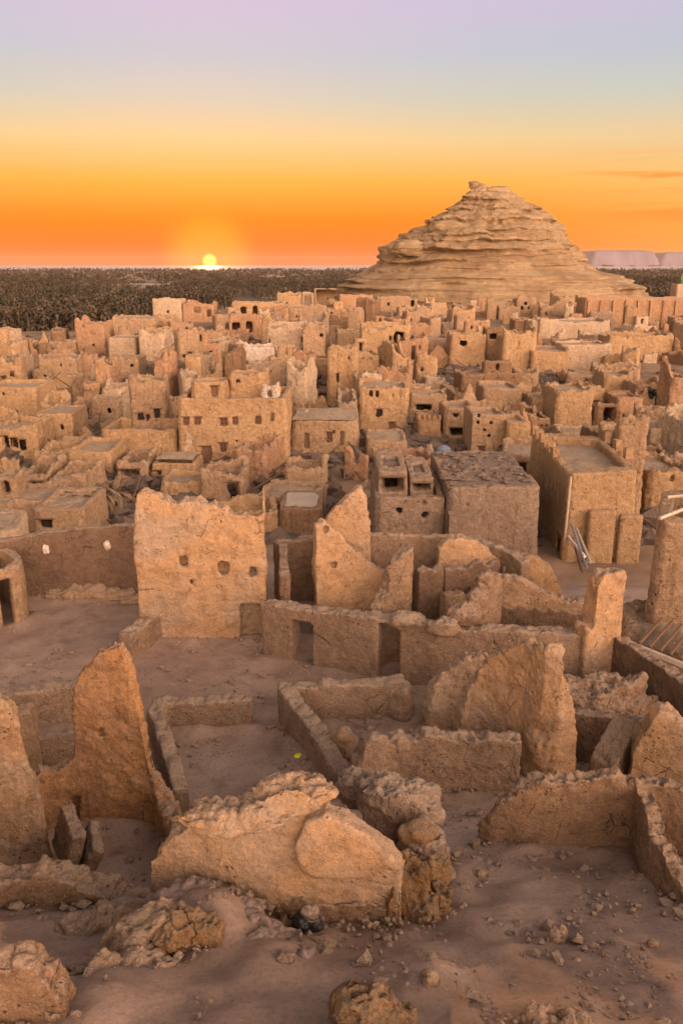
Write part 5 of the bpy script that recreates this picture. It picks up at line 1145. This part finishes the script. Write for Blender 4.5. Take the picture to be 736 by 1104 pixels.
# poles in the alley by the fort-like house
a, b_ = at_z(607, 596, -5), at_y(615, 514, 49.5); V, F = tube(a, b_, .10, .07, 7); tag(mesh_np('pole', V, F, M['wood_pale']), 'tall pale pole leaning on the corner of the fort-like house', 'pole')
for i, (x0, y0, x1, y1, mt, w) in enumerate(((632, 612, 616, 566, 'grey_metal', 'grey metal pipe highest in the bundle leaning over the alley'), (636, 606, 621, 570, 'wood_pale', 'pale pole next to the sack in the leaning bundle'), (627, 616, 617, 580, 'wood', 'dark brown pole at the alley side of the leaning bundle'), (630, 600, 612, 578, 'white', 'whitish pole crossing low behind the leaning bundle'))):
    a = at_y(x0, y0, 43.5+i*.3); b_ = at_y(x1, y1, 48.5+i*.3); V, F = tube(a, b_, .09, .08, 6); tag(mesh_np('pole', V, F, M[mt]), w, 'pole', 'poles leaning in the alley')
p = gp(641, 596); V, F = lump((p[0], p[1], p[2]+.3), (.4, .35, .5), sub=3, rough=.3); tag(mesh_np('sack', V, F, M['white'], True), 'white sack standing beside the leaning poles in the alley', 'sack')
p = gp(90, 470); V, F = box((p[0], p[1], p[2]+.6), (1.0, .8, 1.2)); tag(mesh_np('tarp', V, F, M['white']), 'white wrapped crate beside the pale-roofed cube', 'crate')
# ------------------------------------------------------------------ camera, sun, sky
cam = bpy.data.cameras.new('camera'); co = bpy.data.objects.new('camera', cam); C.objects.link(co)
cam.sensor_fit = 'VERTICAL'; cam.sensor_height = 36; cam.lens = 36*FPX/1104; cam.clip_start = .1; cam.clip_end = 60000
co.location = (0, 0, CAMZ); co.rotation_euler = (math.pi/2-PITCH, 0, 0); scn.camera = co
sd = np.array(ray(226, 281.5)); sd /= np.linalg.norm(sd); az = math.atan2(sd[0], sd[1]); EL = math.radians(1.5)
sl = bpy.data.lights.new('sun', 'SUN'); so = bpy.data.objects.new('sun', sl); C.objects.link(so)
sl.energy = SUN; sl.angle = math.radians(.6); sl.color = (1.0, .55, .25)
so.rotation_euler = Vector((-math.sin(az)*math.cos(EL), -math.cos(az)*math.cos(EL), -math.sin(EL))).to_track_quat('-Z', 'Y').to_euler()
w = bpy.data.worlds.new('World'); scn.world = w; w.use_nodes = True; t = w.node_tree; t.nodes.clear(); k = NB(t)
out = k.n('ShaderNodeOutputWorld'); tc = k.n('ShaderNodeTexCoord'); nv = k.n('ShaderNodeVectorMath', operation='NORMALIZE'); k.l(tc.outputs['Generated'], nv.inputs[0]); D = nv.outputs[0]
sx = k.n('ShaderNodeSeparateXYZ'); k.l(D, sx.inputs[0]); zz = sx.outputs['Z']
def cramp(fac, stops):
    o = k.n('ShaderNodeValToRGB'); k.l(fac, o.inputs[0]); e = o.color_ramp.elements
    while len(e) < len(stops): e.new(.5)
    for q, (p_, c_) in zip(e, stops): q.position = p_; q.color = (*c_, 1)
    return o.outputs[0]
f01 = k.ramp(zz, -.05, .95); f01.node.interpolation_type = 'LINEAR'
Zp = lambda z: z+.05
def S(r, g_, b_): return tuple(((c/255+.055)/1.055)**2.4 if c > 10 else 0.003 for c in (r, g_, b_))
front = cramp(f01, [(0, S(120, 70, 50)), (Zp(-.004), S(235, 120, 40)), (Zp(.006), S(255, 116, 8)), (Zp(.05), S(255, 140, 18)), (Zp(.088), S(252, 178, 74)), (Zp(.13), S(232, 204, 148)), (Zp(.17), S(198, 201, 188)), (Zp(.21), S(184, 194, 208)), (Zp(.255), S(196, 188, 216)), (Zp(.42), (.52, .45, .48)), (Zp(.9), (.30, .27, .28))])
right = cramp(f01, [(0, S(120, 80, 60)), (Zp(-.004), S(235, 150, 80)), (Zp(.006), S(255, 158, 60)), (Zp(.05), S(255, 172, 72)), (Zp(.088), S(247, 192, 108)), (Zp(.13), S(232, 203, 156)), (Zp(.17), S(196, 201, 192)), (Zp(.21), S(184, 193, 209)), (Zp(.255), S(195, 187, 216)), (Zp(.42), (.52, .45, .48)), (Zp(.9), (.30, .27, .28))])
BK = BACK_FILL
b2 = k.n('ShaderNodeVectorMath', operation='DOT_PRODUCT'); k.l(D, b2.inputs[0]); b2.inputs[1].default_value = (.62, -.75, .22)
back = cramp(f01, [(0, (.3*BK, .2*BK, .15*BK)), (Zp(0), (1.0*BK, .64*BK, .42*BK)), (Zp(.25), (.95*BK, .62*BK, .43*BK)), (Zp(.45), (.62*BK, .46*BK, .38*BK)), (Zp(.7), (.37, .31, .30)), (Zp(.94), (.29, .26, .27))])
dt = k.n('ShaderNodeVectorMath', operation='DOT_PRODUCT'); k.l(D, dt.inputs[0]); dt.inputs[1].default_value = (math.sin(az), math.cos(az), 0)
fr = k.mix(k.ramp(dt.outputs['Value'], .995, .84), front, right)
glow = k.n('ShaderNodeVectorMath', operation='SCALE'); k.l(back, glow.inputs[0]); k.l(k.ramp(b2.outputs['Value'], 0.0, .95, .13, 1.85), glow.inputs['Scale'])  # added warm fill: sky behind the camera made overbright to light camera-facing walls
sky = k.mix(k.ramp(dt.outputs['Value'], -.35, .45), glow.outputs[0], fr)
# thin lit cloud streaks low in the east of the glow
cn = k.n('ShaderNodeVectorMath', operation='MULTIPLY'); k.l(D, cn.inputs[0]); cn.inputs[1].default_value = (3.5, 3.5, 60)
cl = k.noise(cn.outputs[0], 1.6, 5, .55, .5)
cm = k.math('MULTIPLY', k.ramp(cl, .50, .66), k.math('MULTIPLY', k.ramp(zz, .035, .06), k.ramp(zz, .125, .085)))
cm = k.math('MULTIPLY', cm, k.ramp(sx.outputs['X'], .20, .38))
sky = k.mix(k.math('MULTIPLY', cm, .85), sky, S(255, 138, 45))
dd = k.n('ShaderNodeVectorMath', operation='DOT_PRODUCT'); k.l(D, dd.inputs[0]); dd.inputs[1].default_value = tuple(sd)
c_ = lambda deg: math.cos(math.radians(deg))
disc = k.ramp(dd.outputs['Value'], c_(.55), c_(.15)); halo = k.ramp(dd.outputs['Value'], c_(4.2), c_(.2)); halo2 = k.math('POWER', halo, 2.5)
sky = k.mix(k.math('MULTIPLY', halo2, .8), sky, (1.0, .46, .02))
sky = k.mix(disc, sky, (2.6, 1.55, .22))
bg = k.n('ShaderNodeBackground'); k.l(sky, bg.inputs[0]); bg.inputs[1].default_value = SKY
ns = k.n('ShaderNodeTexSky', sky_type='NISHITA'); ns.sun_disc = False; ns.sun_elevation = EL; ns.sun_rotation = az; ns.dust_density = 4; ns.air_density = 2
bg2 = k.n('ShaderNodeBackground'); k.l(ns.outputs[0], bg2.inputs[0]); bg2.inputs[1].default_value = .05
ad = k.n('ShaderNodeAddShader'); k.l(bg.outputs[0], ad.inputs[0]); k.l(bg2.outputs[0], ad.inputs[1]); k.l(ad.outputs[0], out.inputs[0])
# ------------------------------------------------------------------ haze
if HAZE:
    m = bpy.data.materials.new('haze'); m.use_nodes = True; t = m.node_tree; t.nodes.clear()
    o = t.nodes.new('ShaderNodeOutputMaterial'); v = t.nodes.new('ShaderNodeVolumePrincipled'); v.inputs['Density'].default_value = HAZE; v.inputs['Color'].default_value = (.80, .57, .44, 1)
    t.links.new(v.outputs[0], o.inputs['Volume'])
    V, F = box((0, 7900, 66), (24000, 16800, 152)); tag(mesh_np('haze', V, F, m), 'thin evening haze over the oasis', 'haze', kind='stuff')
scn.view_settings.view_transform = 'Standard'; scn.view_settings.look = 'None'; scn.view_settings.exposure = EXPO; scn.view_settings.gamma = 1; scn.view_settings.use_curve_mapping = False
scn.cycles.use_denoising = True; scn.cycles.max_bounces = 6; scn.cycles.diffuse_bounces = 4; scn.cycles.glossy_bounces = 2; scn.cycles.volume_bounces = 1
